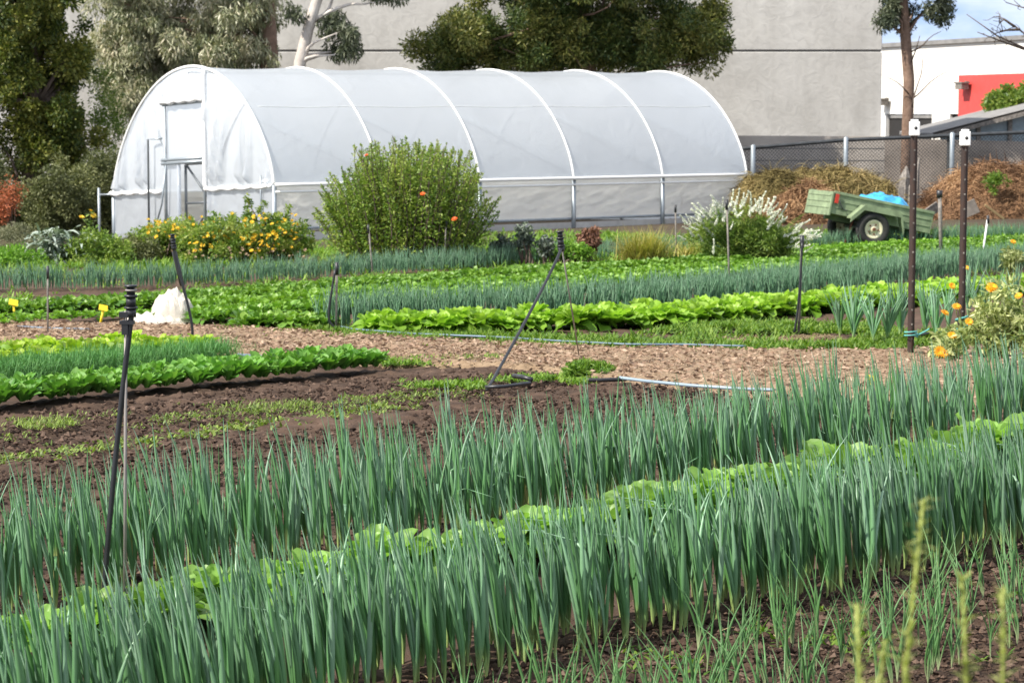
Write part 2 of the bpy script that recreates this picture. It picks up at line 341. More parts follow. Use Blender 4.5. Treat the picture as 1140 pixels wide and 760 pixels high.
# ------------------------------------------------------------------ leaf builders
def shp(kind, t):
    if kind == 'blade': return np.clip(1 - t**2.2, .03, 1)
    if kind == 'leaf': return np.maximum(.03, np.sin(PI*t**.75))
    if kind == 'spoon': return np.maximum(.1, np.sin(PI*np.clip(t, 0, 1)**1.7)**.8)
    if kind == 'round': return np.where(t < .12, .25, np.sqrt(np.clip(1 - ((t - .56)/.47)**2, .01, 1)))
    return np.ones_like(t)
def blades(base, az, L, W, el, curl, ns=3, kind='leaf', cup=.0, nw=2, roll=0., crinkle=0., vv=None):
    base = np.asarray(base, float); m = len(base)
    b = lambda a: np.broadcast_to(np.asarray(a, float), (m,))
    az, L, W, el, curl, roll = map(b, (az, L, W, el, curl, roll))
    t = np.linspace(0, 1, ns+1); e = el[:, None] - curl[:, None]*t[None, :]
    em = (e[:, 1:] + e[:, :-1])/2; seg = (L/ns)[:, None]
    hx = np.concatenate([np.zeros((m, 1)), np.cumsum(np.cos(em)*seg, 1)], 1)
    hz = np.concatenate([np.zeros((m, 1)), np.cumsum(np.sin(em)*seg, 1)], 1)
    ca, sa = np.cos(az)[:, None], np.sin(az)[:, None]
    C = np.stack([base[:, :1] + hx*ca, base[:, 1:2] + hx*sa, base[:, 2:3] + hz], -1)
    N = np.stack([-np.sin(e)*ca, -np.sin(e)*sa, np.cos(e)], -1)
    X = np.stack([-sa, ca, np.zeros_like(sa)], -1)
    cr, sr = np.cos(roll)[:, None, None], np.sin(roll)[:, None, None]
    Xr = X*cr + N*sr; Nr = N*cr - X*sr
    wd = (W[:, None]*shp(kind, t)[None, :]/2)[..., None]
    u = np.linspace(-1, 1, nw)
    P = C[:, :, None, :] + Xr[:, :, None, :]*(wd[:, :, None, :]*u[None, None, :, None]) + Nr[:, :, None, :]*(wd[:, :, None, :]*(np.abs(u)*cup)[None, None, :, None])
    if crinkle:
        ph = RNG.uniform(0, 6.28, (m, 1, 1)); f1 = RNG.uniform(5, 11, (m, 1, 1)); sg = np.sign(u)[None, None, :]
        wv = np.sin(ph + f1*t[None, :, None] + sg*1.7)*np.abs(u)[None, None, :]**1.5 + .5*np.sin(ph*3 + f1*1.9*t[None, :, None] + u[None, None, :]*3)
        P = P + Nr[:, :, None, :]*(wv*crinkle)[..., None]
    idx = np.arange(m*(ns+1)*nw).reshape(m, ns+1, nw)
    F = np.stack([idx[:, :-1, :-1], idx[:, :-1, 1:], idx[:, 1:, 1:], idx[:, 1:, :-1]], -1).reshape(-1, 4)
    vv = RNG.random(m) if vv is None else b(vv)
    return P.reshape(-1, 3), F, np.repeat(vv, (ns+1)*nw), np.tile(np.repeat(t, nw), m)
def diamonds(c, d, L, W, vv=None, fold=0.):
    """flat leaf quads: centre c, axis d"""
    m = len(c); d = d/(np.linalg.norm(d, axis=1)[:, None] + 1e-9)
    r = RNG.normal(size=(m, 3)); x = np.cross(d, r); x /= np.linalg.norm(x, axis=1)[:, None] + 1e-9
    L = np.broadcast_to(np.asarray(L, float), (m,))[:, None]; W = np.broadcast_to(np.asarray(W, float), (m,))[:, None]
    V = np.stack([c - d*L/2, c + x*W/2 - d*L*.05, c + d*L/2, c - x*W/2 - d*L*.05], 1).reshape(-1, 3)
    F = np.arange(m*4).reshape(m, 4)
    vv = RNG.random(m) if vv is None else vv
    return V, F, np.repeat(vv, 4), np.tile([0, .5, 1, .5], m)
def onion_mb(nl, H, rad, lean=(0, 0), spread=.16, ns=8, sides=6, rng=None, stem=.10):
    rng = rng or RNG; mb = MB()
    t = np.linspace(0, 1, ns+1)
    for i in range(nl):
        a = rng.uniform(0, 2*PI); h = H*rng.uniform(.68, 1.0); sp = spread*rng.uniform(.15, 1)*h
        dx, dy = math.cos(a)*sp + lean[0]*h, math.sin(a)*sp + lean[1]*h
        bend = rng.uniform(1.1, 1.9); k = stem/h
        u = np.clip((t - k*.6)/(1 - k*.6), 0, 1)**bend
        wob = rng.normal(0, .006, 2)
        P = np.stack([dx*u + wob[0]*np.sin(PI*t), dy*u + wob[1]*np.sin(PI*t), h*t*(1 - .10*(dx*dx + dy*dy)/(h*h)*t)], -1)
        r = rad*rng.uniform(.7, 1.35)*np.clip(.32 + 1.5*t, 0, 1)*np.clip(1.03 - np.clip((t - .25)/.75, 0, 1)**1.35, .05, 1)
        if rng.random() < .02 and h > .2:       # a leaf kinked over by the wind
            tb = rng.uniform(.5, .8); kx = np.clip(t - tb, 0, 1)*h; aa = rng.uniform(0, 2*PI)
            P[:, 0] += kx*math.cos(aa)*.85; P[:, 1] += kx*math.sin(aa)*.85; P[:, 2] -= kx*rng.uniform(.7, 1.7)
        elif rng.random() < .07 and h > .2:     # a soft curl
            aa = rng.uniform(0, 2*PI); P[:, 0] += t**2.5*h*.25*math.cos(aa); P[:, 1] += t**2.5*h*.25*math.sin(aa); P[:, 2] -= t**3*h*.1
        dry = rng.random(); 
        th = np.linspace(0, 2*PI, sides, endpoint=False) + a
        V = P[:, None, :] + r[:, None, None]*np.stack([np.cos(th), np.sin(th), 0*th], -1)[None]
        idx = np.arange((ns+1)*sides).reshape(ns+1, sides); nx = np.roll(idx, -1, 1)
        F = np.stack([idx[:-1], nx[:-1], nx[1:], idx[1:]], -1).reshape(-1, 4)
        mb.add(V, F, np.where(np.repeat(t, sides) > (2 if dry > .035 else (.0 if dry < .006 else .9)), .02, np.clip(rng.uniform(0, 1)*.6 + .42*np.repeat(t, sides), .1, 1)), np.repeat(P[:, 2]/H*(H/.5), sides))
    return mb
def rosette_mb(n, L, W, kind='round', el=(20, 80), curl=(20, 70), cup=.35, ns=5, nw=5, crinkle=.0, lift=.02):
    i = np.arange(n); f = i/max(1, n-1)
    az = i*2.39996 + RNG.normal(0, .2, n)
    e = R(el[0]) + (R(el[1]) - R(el[0]))*f + RNG.normal(0, .08, n)
    c = R(curl[0]) + (R(curl[1]) - R(curl[0]))*RNG.random(n)
    Ls = L*(1 - .35*f)*RNG.uniform(.85, 1.15, n)
    base = np.stack([np.cos(az)*.012, np.sin(az)*.012, np.full(n, lift)], -1)
    mb = MB(); mb.add(*blades(base, az, Ls, W*Ls/L*RNG.uniform(.85, 1.15, n), e, c, ns, kind, cup, nw, RNG.normal(0, .15, n), crinkle, np.clip(.2 + .6*f + RNG.normal(0, .15, n), 0, 1)))
    return mb
def inst(name, me_list, m, pts, label, cat, group, smin=.85, smax=1.15, rz=None, tilt=0.):
    """individual plants sharing a few meshes"""
    for me in me_list:
        if not me.materials: me.materials.append(m)
    out = []
    for k, p in enumerate(pts):
        o = bpy.data.objects.new(name, me_list[random.randrange(len(me_list))]); COL.objects.link(o)
        o.location = p; o.rotation_euler = (random.gauss(0, tilt), random.gauss(0, tilt), random.uniform(0, 2*PI) if rz is None else random.gauss(0, rz))
        s = random.uniform(smin, smax); o.scale = (s, s, s*random.uniform(.93, 1.07))
        tag(o, label, cat, group); out.append(o)
    return out
def scatter_merge(mbs, pts, smin=.85, smax=1.15, rzs=None):
    """merge copies of template MBs into one"""
    out = MB(); T = []
    for b in mbs:
        V = np.concatenate(b.V); F = np.concatenate(b.F); T.append((V, F, np.concatenate(b.A), np.concatenate(b.T)))
    for p in pts:
        V, F, A, TT = T[random.randrange(len(T))]
        a = random.uniform(0, 2*PI) if rzs is None else random.gauss(0, rzs); s = random.uniform(smin, smax); c, sn = math.cos(a)*s, math.sin(a)*s
        V2 = np.stack([V[:, 0]*c - V[:, 1]*sn + p[0], V[:, 0]*sn + V[:, 1]*c + p[1], V[:, 2]*s + p[2]], -1)
        out.add(V2, F, np.clip(A + random.uniform(-.18, .18), 0, 1), TT)
    return out
def bedline(pix, width, spacing, jit=.3, lines=1, raw=False):
    """points on the ground along a line given by picture points, in a bed of given width (m)"""
    P = [G(*p) for p in pix]; pts = []
    for q in range(lines):
        off = 0 if lines == 1 else (q/(lines-1) - .5)*width
        carry = random.random()*spacing
        for a, b in zip(P[:-1], P[1:]):
            d = Vector((b.x - a.x, b.y - a.y)); Ln = d.length; d /= Ln; n = Vector((-d.y, d.x)); s = carry
            while s < Ln:
                x = a.x + d.x*s + n.x*off + random.gauss(0, spacing*jit); y = a.y + d.y*s + n.y*off + random.gauss(0, spacing*jit)
                pts.append((x, y, float(gz(x, y)))); s += spacing
            carry = s - Ln
    return pts
def bedarea(pix, width, n):
    P = [G(*p) for p in pix]; segs = [(a, b, (b - a).length) for a, b in zip(P[:-1], P[1:])]
    tot = sum(s[2] for s in segs); out = []
    for a, b, l in segs:
        k = int(n*l/tot); u = RNG.random(k); d = Vector((b.x - a.x, b.y - a.y)).normalized(); o = RNG.normal(0, .33, k)*width
        x = a.x + (b.x - a.x)*u - d.y*o; y = a.y + (b.y - a.y)*u + d.x*o
        out.append(np.stack([x, y, gz(x, y)], -1))
    return np.concatenate(out)
DIR = Vector((.70, .714)).normalized(); NRM = Vector((-DIR.y, DIR.x))
def rowpt(o, s): return (NRM.x*o + DIR.x*s, NRM.y*o + DIR.y*s)

# ================================================================== GROUND
def sheet(x0, x1, y0, y1, nx, ny, dz=0.): 
    X, Y = np.meshgrid(np.linspace(x0, x1, nx), np.linspace(y0, y1, ny), indexing='ij')
    return X, Y, gz(X, Y) + dz
mb = MB()
ys = np.concatenate([np.linspace(-40, 30, 36), np.linspace(31, 95, 65), [120, 200, 400, 800, 1500]])
xs = np.concatenate([[-900, -400, -150, -80], np.linspace(-50, 50, 81), [80, 150, 400, 900]])
X, Y = np.meshgrid(xs, ys, indexing='ij')
mb.grid(np.stack([X, Y, gz(X, Y) - np.where((Y > 2) & (Y < 37.5) & (np.abs(X) < 14), .2, .03)], -1), fbm(X*.8, Y*.8, 3))
struct('ground', mb, M['ground'])
# tilled soil, finely broken
X, Y = np.meshgrid(np.arange(-9, 8.5, .028), np.arange(5.5, 20.5, .028), indexing='ij')
far = np.clip((Y - 8)/12, 0, 1)
H = fbm(X*3, Y*3, 1, 3)*.05 + fbm(X*14, Y*14, 5, 3)*.045 + (fbm(X*33, Y*33, 9, 2) - .35)*.03
off = NRM.x*X + NRM.y*Y
H += .035*np.cos((off - 5.45)*2*PI/1.6)*0.5
mb = MB(); mb.grid(np.stack([X, Y, gz(X, Y) + H - .085], -1), np.clip(.15 + fbm(X*9, Y*9, 21, 3)*.75 + (H-.045)*3, 0, 1))
struct('soil_bed', mb, M['soil'])
X, Y = np.meshgrid(np.arange(-13, 15, .07), np.arange(20.45, 37, .07), indexing='ij')
H = fbm(X*3, Y*3, 1, 3)*.05 + fbm(X*9, Y*9, 5, 3)*.05
mb = MB(); mb.grid(np.stack([X, Y, gz(X, Y) + H - .075], -1), np.clip(.35 + fbm(X*5, Y*5, 21, 3)*.6, 0, 1))
struct('field_soil', mb, M['soil'])
# clods on the bare beds
def octas(P, r):
    m = len(P); O = np.array([[1,0,0],[-1,0,0],[0,1,0],[0,-1,0],[0,0,1],[0,0,-1]], float)
    J = O[None]*RNG.uniform(.55, 1.25, (m, 6, 1)) + RNG.normal(0, .18, (m, 6, 3))
    a = RNG.uniform(0, 2*PI, m); c, s = np.cos(a)[:, None], np.sin(a)[:, None]
    J = np.stack([J[..., 0]*c - J[..., 1]*s, J[..., 0]*s + J[..., 1]*c, J[..., 2]*.75], -1)
    F = np.array([[0,2,4],[2,1,4],[1,3,4],[3,0,4],[2,0,5],[1,2,5],[3,1,5],[0,3,5]])
    return (P[:, None] + J*r[:, None, None]).reshape(-1, 3), (np.arange(m)[:, None, None]*6 + F[None]).reshape(-1, 3)
mb = MB()
def addclods(n, o0, o1, s0, s1, rmax):
    o = RNG.uniform(o0, o1, n); s = RNG.uniform(s0, s1, n)
    x = NRM.x*o + DIR.x*s; y = NRM.y*o + DIR.y*s
    r = .004 + RNG.random(n)**3.2*rmax
    V, F = octas(np.stack([x, y, gz(x, y) - .028 + r*.3], -1), r); mb.add(V, F, np.repeat(RNG.random(n), 6))
addclods(22000, 3.6, 5.4, 3.5, 10, .016); addclods(38000, 7.2, 12.0, 2.5, 12.5, .02); addclods(2500, 5.3, 7.3, 3, 10, .014)
tag(obj('soil_clods', mb, M['clod'], sm=False), 'dark brown crumbled soil clods lying on the bare vegetable beds', 'soil clods', kind='stuff')
# wood chip path
top = [(-60, 356), (120, 359), (250, 362), (400, 371), (560, 380), (700, 385), (860, 388), (1000, 386), (1140, 380), (1230, 372)]
bot = [(-60, 374), (120, 385), (250, 395), (400, 400), (560, 408), (700, 424), (860, 440), (1000, 450), (1140, 452), (1230, 450)]
def dens(pl, n):
    pts = [G(*p) for p in pl]; A = np.array([[p.x, p.y] for p in pts]); s = np.concatenate([[0], np.cumsum(np.linalg.norm(np.diff(A, axis=0), axis=1))])
    u = np.linspace(0, s[-1], n); return np.stack([np.interp(u, s, A[:, 0]), np.interp(u, s, A[:, 1])], -1)
A, B = dens(top, 340), dens(bot, 340)
k = np.linspace(0, 1, 110)[None, :, None]
wob = (fbm(np.arange(340)*.13, np.zeros(340), 4)[:, None, None] - .45)*.35
Pxy = A[:, None]*(1 - k) + B[:, None]*k; Pxy = Pxy + (B - A)[:, None]/np.linalg.norm(B - A, axis=1)[:, None, None]*wob*(k - .5)*2
X, Y = Pxy[..., 0], Pxy[..., 1]
edge = np.minimum(1, np.minimum(k[..., 0], 1 - k[..., 0])*14)
H = fbm(X*4, Y*4, 31, 3)*.04 + fbm(X*26, Y*26, 35, 2)*.022
mb = MB(); mb.grid(np.stack([X, Y, gz(X, Y) - .07 + edge*(.055 + H)], -1), np.clip(fbm(X*11, Y*11, 41, 4)*1.05, 0, 1))
struct('wood_chip_path', mb, M['path'])
PATHXY, PATHZ = Pxy, gz(X, Y) - .07 + edge*(.055 + H)
n = 34000; ia = RNG.integers(0, 339, n); ib = RNG.integers(1, 109, n)
c = np.stack([X[ia, ib] + RNG.normal(0, .03, n), Y[ia, ib] + RNG.normal(0, .03, n), PATHZ[ia, ib] + RNG.uniform(.002, .016, n)], -1)
az = RNG.uniform(0, 2*PI, n); d = np.stack([np.cos(az), np.sin(az), RNG.normal(0, .22, n)], -1)
L = .012 + RNG.random(n)**2.4*.05
mb = MB(); mb.add(*diamonds(c, d, L, L*RNG.uniform(.2, .5, n)))
tag(obj('wood_chips', mb, M['chip'], sm=False), 'loose pinkish brown wood chips scattered over the garden path', 'wood chips', kind='stuff')

# ================================================================== BUILDINGS
# big concrete building: tilt-up panels with dark horizontal joints
Yb = 64.0
pr = at(982, 57, Yb); zb = float(gz(9, 64)) - 1
def wz(py): return at(700, py, Yb).z
bld = thing('concrete_building', (pr.x - 14, Yb, zb), 'large plain grey concrete building with a dark horizontal joint behind the tunnel', 'building')
xl = -34.0; dep = 7.0
zt = 6.6; zj = wz(57)
mb = MB(); mb.box(((xl + pr.x)/2, Yb + dep/2, (zb + zj - .025)/2), (pr.x - xl, dep, zj - .025 - zb)); mb.box(((xl + pr.x)/2, Yb + dep/2, (zj + .025 + zt)/2), (pr.x - xl, dep, zt - zj - .025))
obj('wall', mb, M['concrete'], bld, sm=False, bevel=.02)
mb = MB(); mb.box(((xl + pr.x)/2, Yb + dep/2 + .03, zj), (pr.x - xl - .06, dep, .048)); obj('panel_joint', mb, M['joint'], bld, sm=False)
mb = MB(); mb.box(((xl + pr.x)/2, Yb + dep/2, zt + .12), (pr.x - xl + .1, dep + .1, .24)); obj('parapet_cap', mb, M['roof_grey'], bld, sm=False)
# small left building seen between trees is part of this wall

# white and red building on the right
p0 = at(975, 56, 92.0); p1 = at(1260, 35, 76.0)
e = Vector((p1.x - p0.x, p1.y - p0.y)); Lw = e.length; e /= Lw
nrm = Vector((e.y, -e.x))
if nrm.y > 0: nrm = -nrm
zbase = float(gz(12, 90)) - 1.5; ztop = (p0.z + p1.z)/2
def U(px):                                   # picture column -> metres along this wall
    r = ray(px, 100); k = r[0]/r[1]
    return (k*p0.y - p0.x)/(e.x - k*e.y)
def UZ(px, py):
    u = U(px); y = p0.y + e.y*u; return at(px, py, y).z
wb = thing('warehouse', (p0.x + e.x*Lw/2, p0.y + e.y*Lw/2, zbase), 'cream white warehouse with a red wall section and dark open bays beyond the fence', 'building')
def wbox(mb, u0, u1, z0, z1, d0=0., d1=.4, v=.5):     # d outward negative = in front
    P = []
    for z in (z0, z1):
        for (u, d) in ((u0, d0), (u1, d0), (u1, d1), (u0, d1)):
            P.append((p0.x + e.x*u - nrm.x*d, p0.y + e.y*u - nrm.y*d, z))
    mb.hexa(P[:4], P[4:], v)
uo0, uo1, uo2, uo3, ur = U(988), U(1038), U(1058), U(1067), U(1067.5)
zl = UZ(1020, 127)
mb = MB(); wbox(mb, 0, ur, zl, ztop); wbox(mb, 0, uo0, zbase, zl - .002); wbox(mb, uo1, uo2, zbase, zl - .002); wbox(mb, ur, Lw, UZ(1100, 83), ztop)
wbox(mb, 0, Lw, zbase, ztop - .3, 8., 8.4)
obj('wall', mb, M['cream_wall'], wb, sm=False)
mb = MB(); wbox(mb, ur + .004, Lw, zbase, UZ(1100, 83) - .003, -.02, .4); obj('red_wall_panel', mb, M['red_wall'], wb, sm=False)
mb = MB(); wbox(mb, -.05, Lw, ztop + .003, ztop + .16, -.12, 8.5); obj('roof_edge', mb, M['roof_grey'], wb, sm=False)
mb = MB(); wbox(mb, uo0 + .003, uo1 - .003, zbase, zl - .01, .10, .3); wbox(mb, uo2 + .006, uo3, zbase, zl - .01, .10, .3); obj('bay_shade_panel', mb, M['dark'], wb, sm=False)  # near-black panels just behind the wall face stand in for the bays' interior shade
mb = MB(); wbox(mb, uo0 - .1, uo0 - .003, zbase, zl + .02, -.06, .3); obj('door_jamb', mb, M['white_metal'], wb, sm=False)
mb = MB(); wbox(mb, uo0 + .004, uo1 - .004, zl - .16, zl - .013, .05, .09); obj('roller_shutter', mb, M['roof_grey'], wb, sm=False)
for (px, py, sc) in ((989, 114, 1.), (1078, 96, 1.1)):
    u = U(px); z = UZ(px, py); mb = MB()
    wbox(mb, u - .2*sc, u + .2*sc, z - .12, z + .1, -.42, -.12); wbox(mb, u - .06, u + .06, z - .05, z + .18, -.12, -.022); wbox(mb, u - .26*sc, u + .26*sc, z + .1, z + .15, -.45, -.1)
    obj('floodlight', mb, M['weathered'], wb, sm=False)

# glass-walled shed with a shallow corrugated roof, right edge
Ys = 70.0
g0 = at(1036, 149, Ys); g1 = at(1290, 84, Ys); zs = float(gz(14, 70)) - .8
shd = thing('greenhouse_shed', (g1.x, Ys + 3, zs), 'low shed with blue glass walls under a sloping grey corrugated roof at right', 'shed')
mb = MB(); nr = 60
uu = np.linspace(0, 1, 40); dd = np.linspace(0, 6, 61)
V = np.zeros((40, 61, 3)); 
for i, u in enumerate(uu):
    V[i, :, 0] = g0.x + (g1.x - g0.x)*u; V[i, :, 1] = Ys - .4 + dd; V[i, :, 2] = g0.z + (g1.z - g0.z)*u + .035*np.cos(dd*2*PI/.2)
mb.grid(V); Vb = V.copy(); Vb[..., 2] -= .05; mb.grid(Vb[:, ::-1]); obj('roof', mb, M['roof_grey'], shd)
mb = MB(); fa = [(g0.x, Ys - .43, g0.z - .16), (g1.x, Ys - .43, g1.z - .16), (g1.x, Ys - .36, g1.z - .16), (g0.x, Ys - .36, g0.z - .16)]
mb.hexa(fa, [(x, y, z + .13) for x, y, z in fa]); obj('fascia', mb, M['weathered'], shd, sm=False)
mb = MB(); fa = [(g0.x + .3, Ys, zs), (g1.x, Ys, zs), (g1.x, Ys + .06, zs), (g0.x + .3, Ys + .06, zs)]
mb.hexa(fa, [(x, y, g0.z + (g1.z - g0.z)*(x - g0.x)/(g1.x - g0.x) - .1) for x, y, z in fa]); obj('glass_wall', mb, M['shed_glass'], shd, sm=False)
for px in (1089, 1124, 1160, 1200):
    x = at(px, 140, Ys).x; zt_ = g0.z + (g1.z - g0.z)*(x - g0.x)/(g1.x - g0.x) - .17
    mb = MB(); mb.box((x, Ys - .06, (zs + zt_)/2), (.12, .1, zt_ - zs)); obj('post', mb, M['weathered'], shd, sm=False)

# ------------------------------------------------------------------ block wall and chain link fence
def strip(mb, pa, pb, zlo, zhi_a, zhi_b, th, v=.5):
    d = Vector((pb.x - pa.x, pb.y - pa.y)).normalized(); n = Vector((-d.y, d.x))*th/2
    bot = [(pa.x - n.x, pa.y - n.y, zlo), (pb.x - n.x, pb.y - n.y, zlo), (pb.x + n.x, pb.y + n.y, zlo), (pa.x + n.x, pa.y + n.y, zlo)]
    zz = [zhi_a, zhi_b, zhi_b, zhi_a]; mb.hexa(bot, [(b[0], b[1], z) for b, z in zip(bot, zz)], v)
Yw = 59.0
wa, wm, we = at(800, 151, Yw), at(984, 152, Yw), at(1240, 160, Yw)
bw = thing('block_wall', (wm.x, Yw, float(gz(wm.x, Yw)) - .3), 'low weathered grey block wall behind the chain link fence', 'wall')
mb = MB(); strip(mb, wa, wm, -2.6, wa.z, wm.z, .3); obj('wall_section', mb, M['block'], bw, sm=False)
mb = MB(); strip(mb, Vector((wm.x + .003, Yw, 0)), we, -2.6, wm.z - .05, we.z, .3); obj('retaining_section', mb, M['block_dark'], bw, sm=False)
mb = MB()
for k in range(1, 7): mb.box(((wa.x + wm.x)/2, Yw - .151, wm.z - k*.3), (wm.x - wa.x - .02, .01, .02))
obj('mortar_joint', mb, M['joint'], bw, sm=False)
Yf = 56.0
f0, f1, f2, f3 = at(833, 165, Yf), at(941, 156, Yf), at(1059, 151, Yf), at(1240, 144, Yf)
FP = [at(812, 167, Yf), f0, f1, f2, at(1150, 147, Yf), f3]
fn = thing('chain_link_fence', (f1.x, Yf, float(gz(f1.x, Yf))), 'dark chain link fence with galvanised posts behind the compost heaps', 'fence')
mb = MB(); mb.tube([(p.x, p.y - .0, p.z) for p in FP], .045, 8); obj('top_rail', mb, M['dark_metal'], fn)
for px in (838, 941, 1059, 1150):
    p = at(px, 160, Yf); zt_ = np.interp(p.x, [q.x for q in FP], [q.z for q in FP]) + .05; zg = float(gz(p.x, Yf)) - .2
    mb = MB(); mb.tube([(p.x, Yf - .11, zg), (p.x, Yf - .11, zt_), (p.x, Yf - .11, zt_ + .03)], [.06, .06, .03], 10); obj('post', mb, M['galv'], fn)
for px in (1056, 1072):
    p = at(px + 1, 160, Yf); zt_ = np.interp(p.x, [q.x for q in FP], [q.z for q in FP]) - .05
    mb = MB(); mb.tube([(p.x, Yf + .06, -2), (p.x, Yf + .06, zt_)], .05, 8); obj('dark_post', mb, M['dark_metal'], fn)
mb = MB(); x0, x1 = FP[0].x, FP[-1].x; hh = 2.3; sp = .085
tops = lambda x: np.interp(x, [q.x for q in FP], [q.z for q in FP])
for dirn in (1, -1):
    for xs_ in np.arange(x0 - hh, x1 + hh, sp):
        a = max(x0, min(x1, xs_)); pts = []
        za = 0; xa, xb = xs_, xs_ + dirn*hh
        if min(xa, xb) < x0 or max(xa, xb) > x1: 
            if dirn > 0: t0, t1 = max(0, (x0 - xa)/hh), min(1, (x1 - xa)/hh)
            else: t0, t1 = max(0, (xa - x1)/hh), min(1, (xa - x0)/hh)
        else: t0, t1 = 0, 1
        if t1 <= t0: continue
        P = [(xa + dirn*hh*t, Yf - .03 - .006*dirn, float(tops(xa + dirn*hh*t)) - .03 - hh*t) for t in (t0, t1)]
        mb.tube(P, .006, 3, cap=False)
obj('wire_mesh', mb, M['dark_metal'], fn, sm=False)

# ================================================================== POLYTUNNEL
B3 = at(305, 267, 43.7); A3 = at(128, 270, 48.2); C3 = at(830, 247, 50.5)
B3.z = at(305, 267, 43.7).z
eu = np.array(C3 - B3); ev = np.array(A3 - B3)
def TP(u, v, z): return np.array(B3)[None, :] + np.multiply.outer(u, eu) + np.multiply.outer(v, ev) + np.multiply.outer(z, np.array([0, 0, 1.])) if np.ndim(u) else np.array(B3) + u*eu + v*ev + np.array([0, 0, z])
RAIL, APEX = 1.02, 3.40
tun = thing('polytunnel', Vector(B3 + (C3 - B3)*.5 + (A3 - B3)*.5), 'long white plastic covered polytunnel with arched hoops and open door', 'greenhouse')
def arch(th, k=1.):                          # th 0..pi from the near side rail (v=0) to the far side (v=1)
    return .5 - .5*np.cos(th)*(1. if True else 0), RAIL + (APEX - RAIL)*np.sin(th)**1.32*k
th = np.linspace(0, PI, 49); nu = 101; us = np.linspace(0, 1, nu)
V = np.zeros((nu, 49, 3))
vA, zA = arch(th)
for i, u in enumerate(us):
    sag = math.sin(PI*u*5)**2
    kk = 1 - .015*sag*np.sin(th); vv = .5 + (vA - .5)*(1 - .010*sag*np.sin(th)**.5)
    z = RAIL + (zA - RAIL)*kk
    wr = .012*np.sin(th*23 + math.sin(u*31)*2)*sag*(np.sin(th)**2)*.4
    V[i] = B3 + Vector((0, 0, 0)); V[i] = np.array(B3)[None] + u*eu[None] + vv[:, None]*ev[None] + (z + wr)[:, None]*np.array([[0, 0, 1.]])
mb = MB(); mb.grid(V); obj('roof_cover', mb, M['film_roof'], tun)
for ph_ in (.80, 2.34):
    i_ = int(ph_/PI*48); P = V[:, i_, :] + np.array([0, 0, .004]); P = P[2:-2]
    mb = MB(); mb.tube(P, .006, 5); obj('seam', mb, M['white_metal'], tun)
for k in range(6):
    u = k/5.
    P = [TP(u, .5 + (v - .5)*1.006, z + .012) for v, z in zip(vA, zA)]
    mb = MB(); mb.tube(P, .021 if k else .03, 8); obj('hoop', mb, M['white_pipe'], tun)
    for v in (-.004, 1.004):
        zg = -.5
        mb = MB(); mb.tube([TP(u, v, zg), TP(u, v, RAIL)], .045, 8); obj('side_post', mb, M['galv'], tun)
for v, nm in ((-.012, 'side_rail'), (1.012, 'side_rail')):
    mb = MB(); mb.tube([TP(u, v, RAIL + .0) for u in np.linspace(0, 1, 20)], .034, 8); mb.tube([TP(u, v, RAIL - .13) for u in np.linspace(0, 1, 20)], .022, 8)
    obj(nm, mb, M['white_pipe'], tun)
for v in (.006, .994):                        # side skirts with slack folds
    nu2, nz2 = 260, 26; uu, zz = np.meshgrid(np.linspace(.002, .998, nu2), np.linspace(0, 1, nz2), indexing='ij')
    fold = .03*np.sin((uu*5 % 1)*PI)*np.sin(zz*PI) + .07*(fbm(uu*26 + zz*3, zz*6 - uu*30, 5, 3) - .45)*np.sin(zz*PI)**.6
    low = .2 + .015*np.sin(uu*40)
    V = np.array(B3)[None, None] + uu[..., None]*eu + (v + (fold if v < .5 else -fold)*.5)[..., None]*ev + (low + (RAIL - .02 - low)*zz)[..., None]*np.array([0, 0, 1.])
    mb = MB(); mb.grid(V); obj('side_skirt', mb, M['film_skirt'], tun)
for v in (.004, .996):
    mb = MB(); mb.hexa([TP(0, v - .006, -.35), TP(1, v - .006, -.35), TP(1, v + .006, -.35), TP(0, v + .006, -.35)], [TP(0, v - .006, .13), TP(1, v - .006, .13), TP(1, v + .006, .13), TP(0, v + .006, .13)])
    obj('base_board', mb, M['concrete'], tun, sm=False)
    mb = MB(); mb.tube([TP(u, v, .2) for u in (0, .25, .5, .75, 1)], .028, 6); obj('bottom_rail', mb, M['galv'], tun)
# end wall: v runs from B (near, right in the picture) to A (left); door between v=.41 and .655
dv0, dv1, dtop = .395, .665, 1.62
ptop, pbot = 2.72, 1.62
def zarch(v): 
    c = np.clip((.5 - v)*2, -1, 1); return RAIL + (APEX - RAIL)*np.sin(np.arccos(c))**1.32
def endsheet(v0, v1, zlo, zhi, u=0., nv=60, nz=30, fold=0., seed=1, fan=None):
    vv = np.linspace(v0, v1, nv); V = np.zeros((nv, nz, 3)); t = np.linspace(0, 1, nz)
    for i, v in enumerate(vv):
        lo = zlo(v) if callable(zlo) else zlo; hi = zhi(v) if callable(zhi) else zhi
        z = lo + (hi - lo)*t
        off = 0
        if fold:
            ph = v*72 + (t*7 if fan is None else (v - fan)*t*26)
            rid = np.maximum(0, np.sin(ph + 1.5*math.sin(v*40)))**4
            off = fold*(rid*(1 - t)**1.0*np.clip(t*8, 0, 1)) + fold*.12*(fbm(np.full(nz, v*30), t*5, seed, 3) - .45)
        V[i] = np.array(B3)[None] + (u - np.broadcast_to(off, (nz,))/12)[:, None]*eu[None] + v*ev[None] + z[:, None]*np.array([[0, 0, 1.]])
    return V
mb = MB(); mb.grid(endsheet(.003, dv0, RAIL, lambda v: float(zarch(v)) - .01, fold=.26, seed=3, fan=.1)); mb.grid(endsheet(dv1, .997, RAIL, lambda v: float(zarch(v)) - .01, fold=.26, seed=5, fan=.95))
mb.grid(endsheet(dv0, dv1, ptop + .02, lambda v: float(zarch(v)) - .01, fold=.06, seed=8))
obj('end_wall_film', mb, M['film_end'], tun)
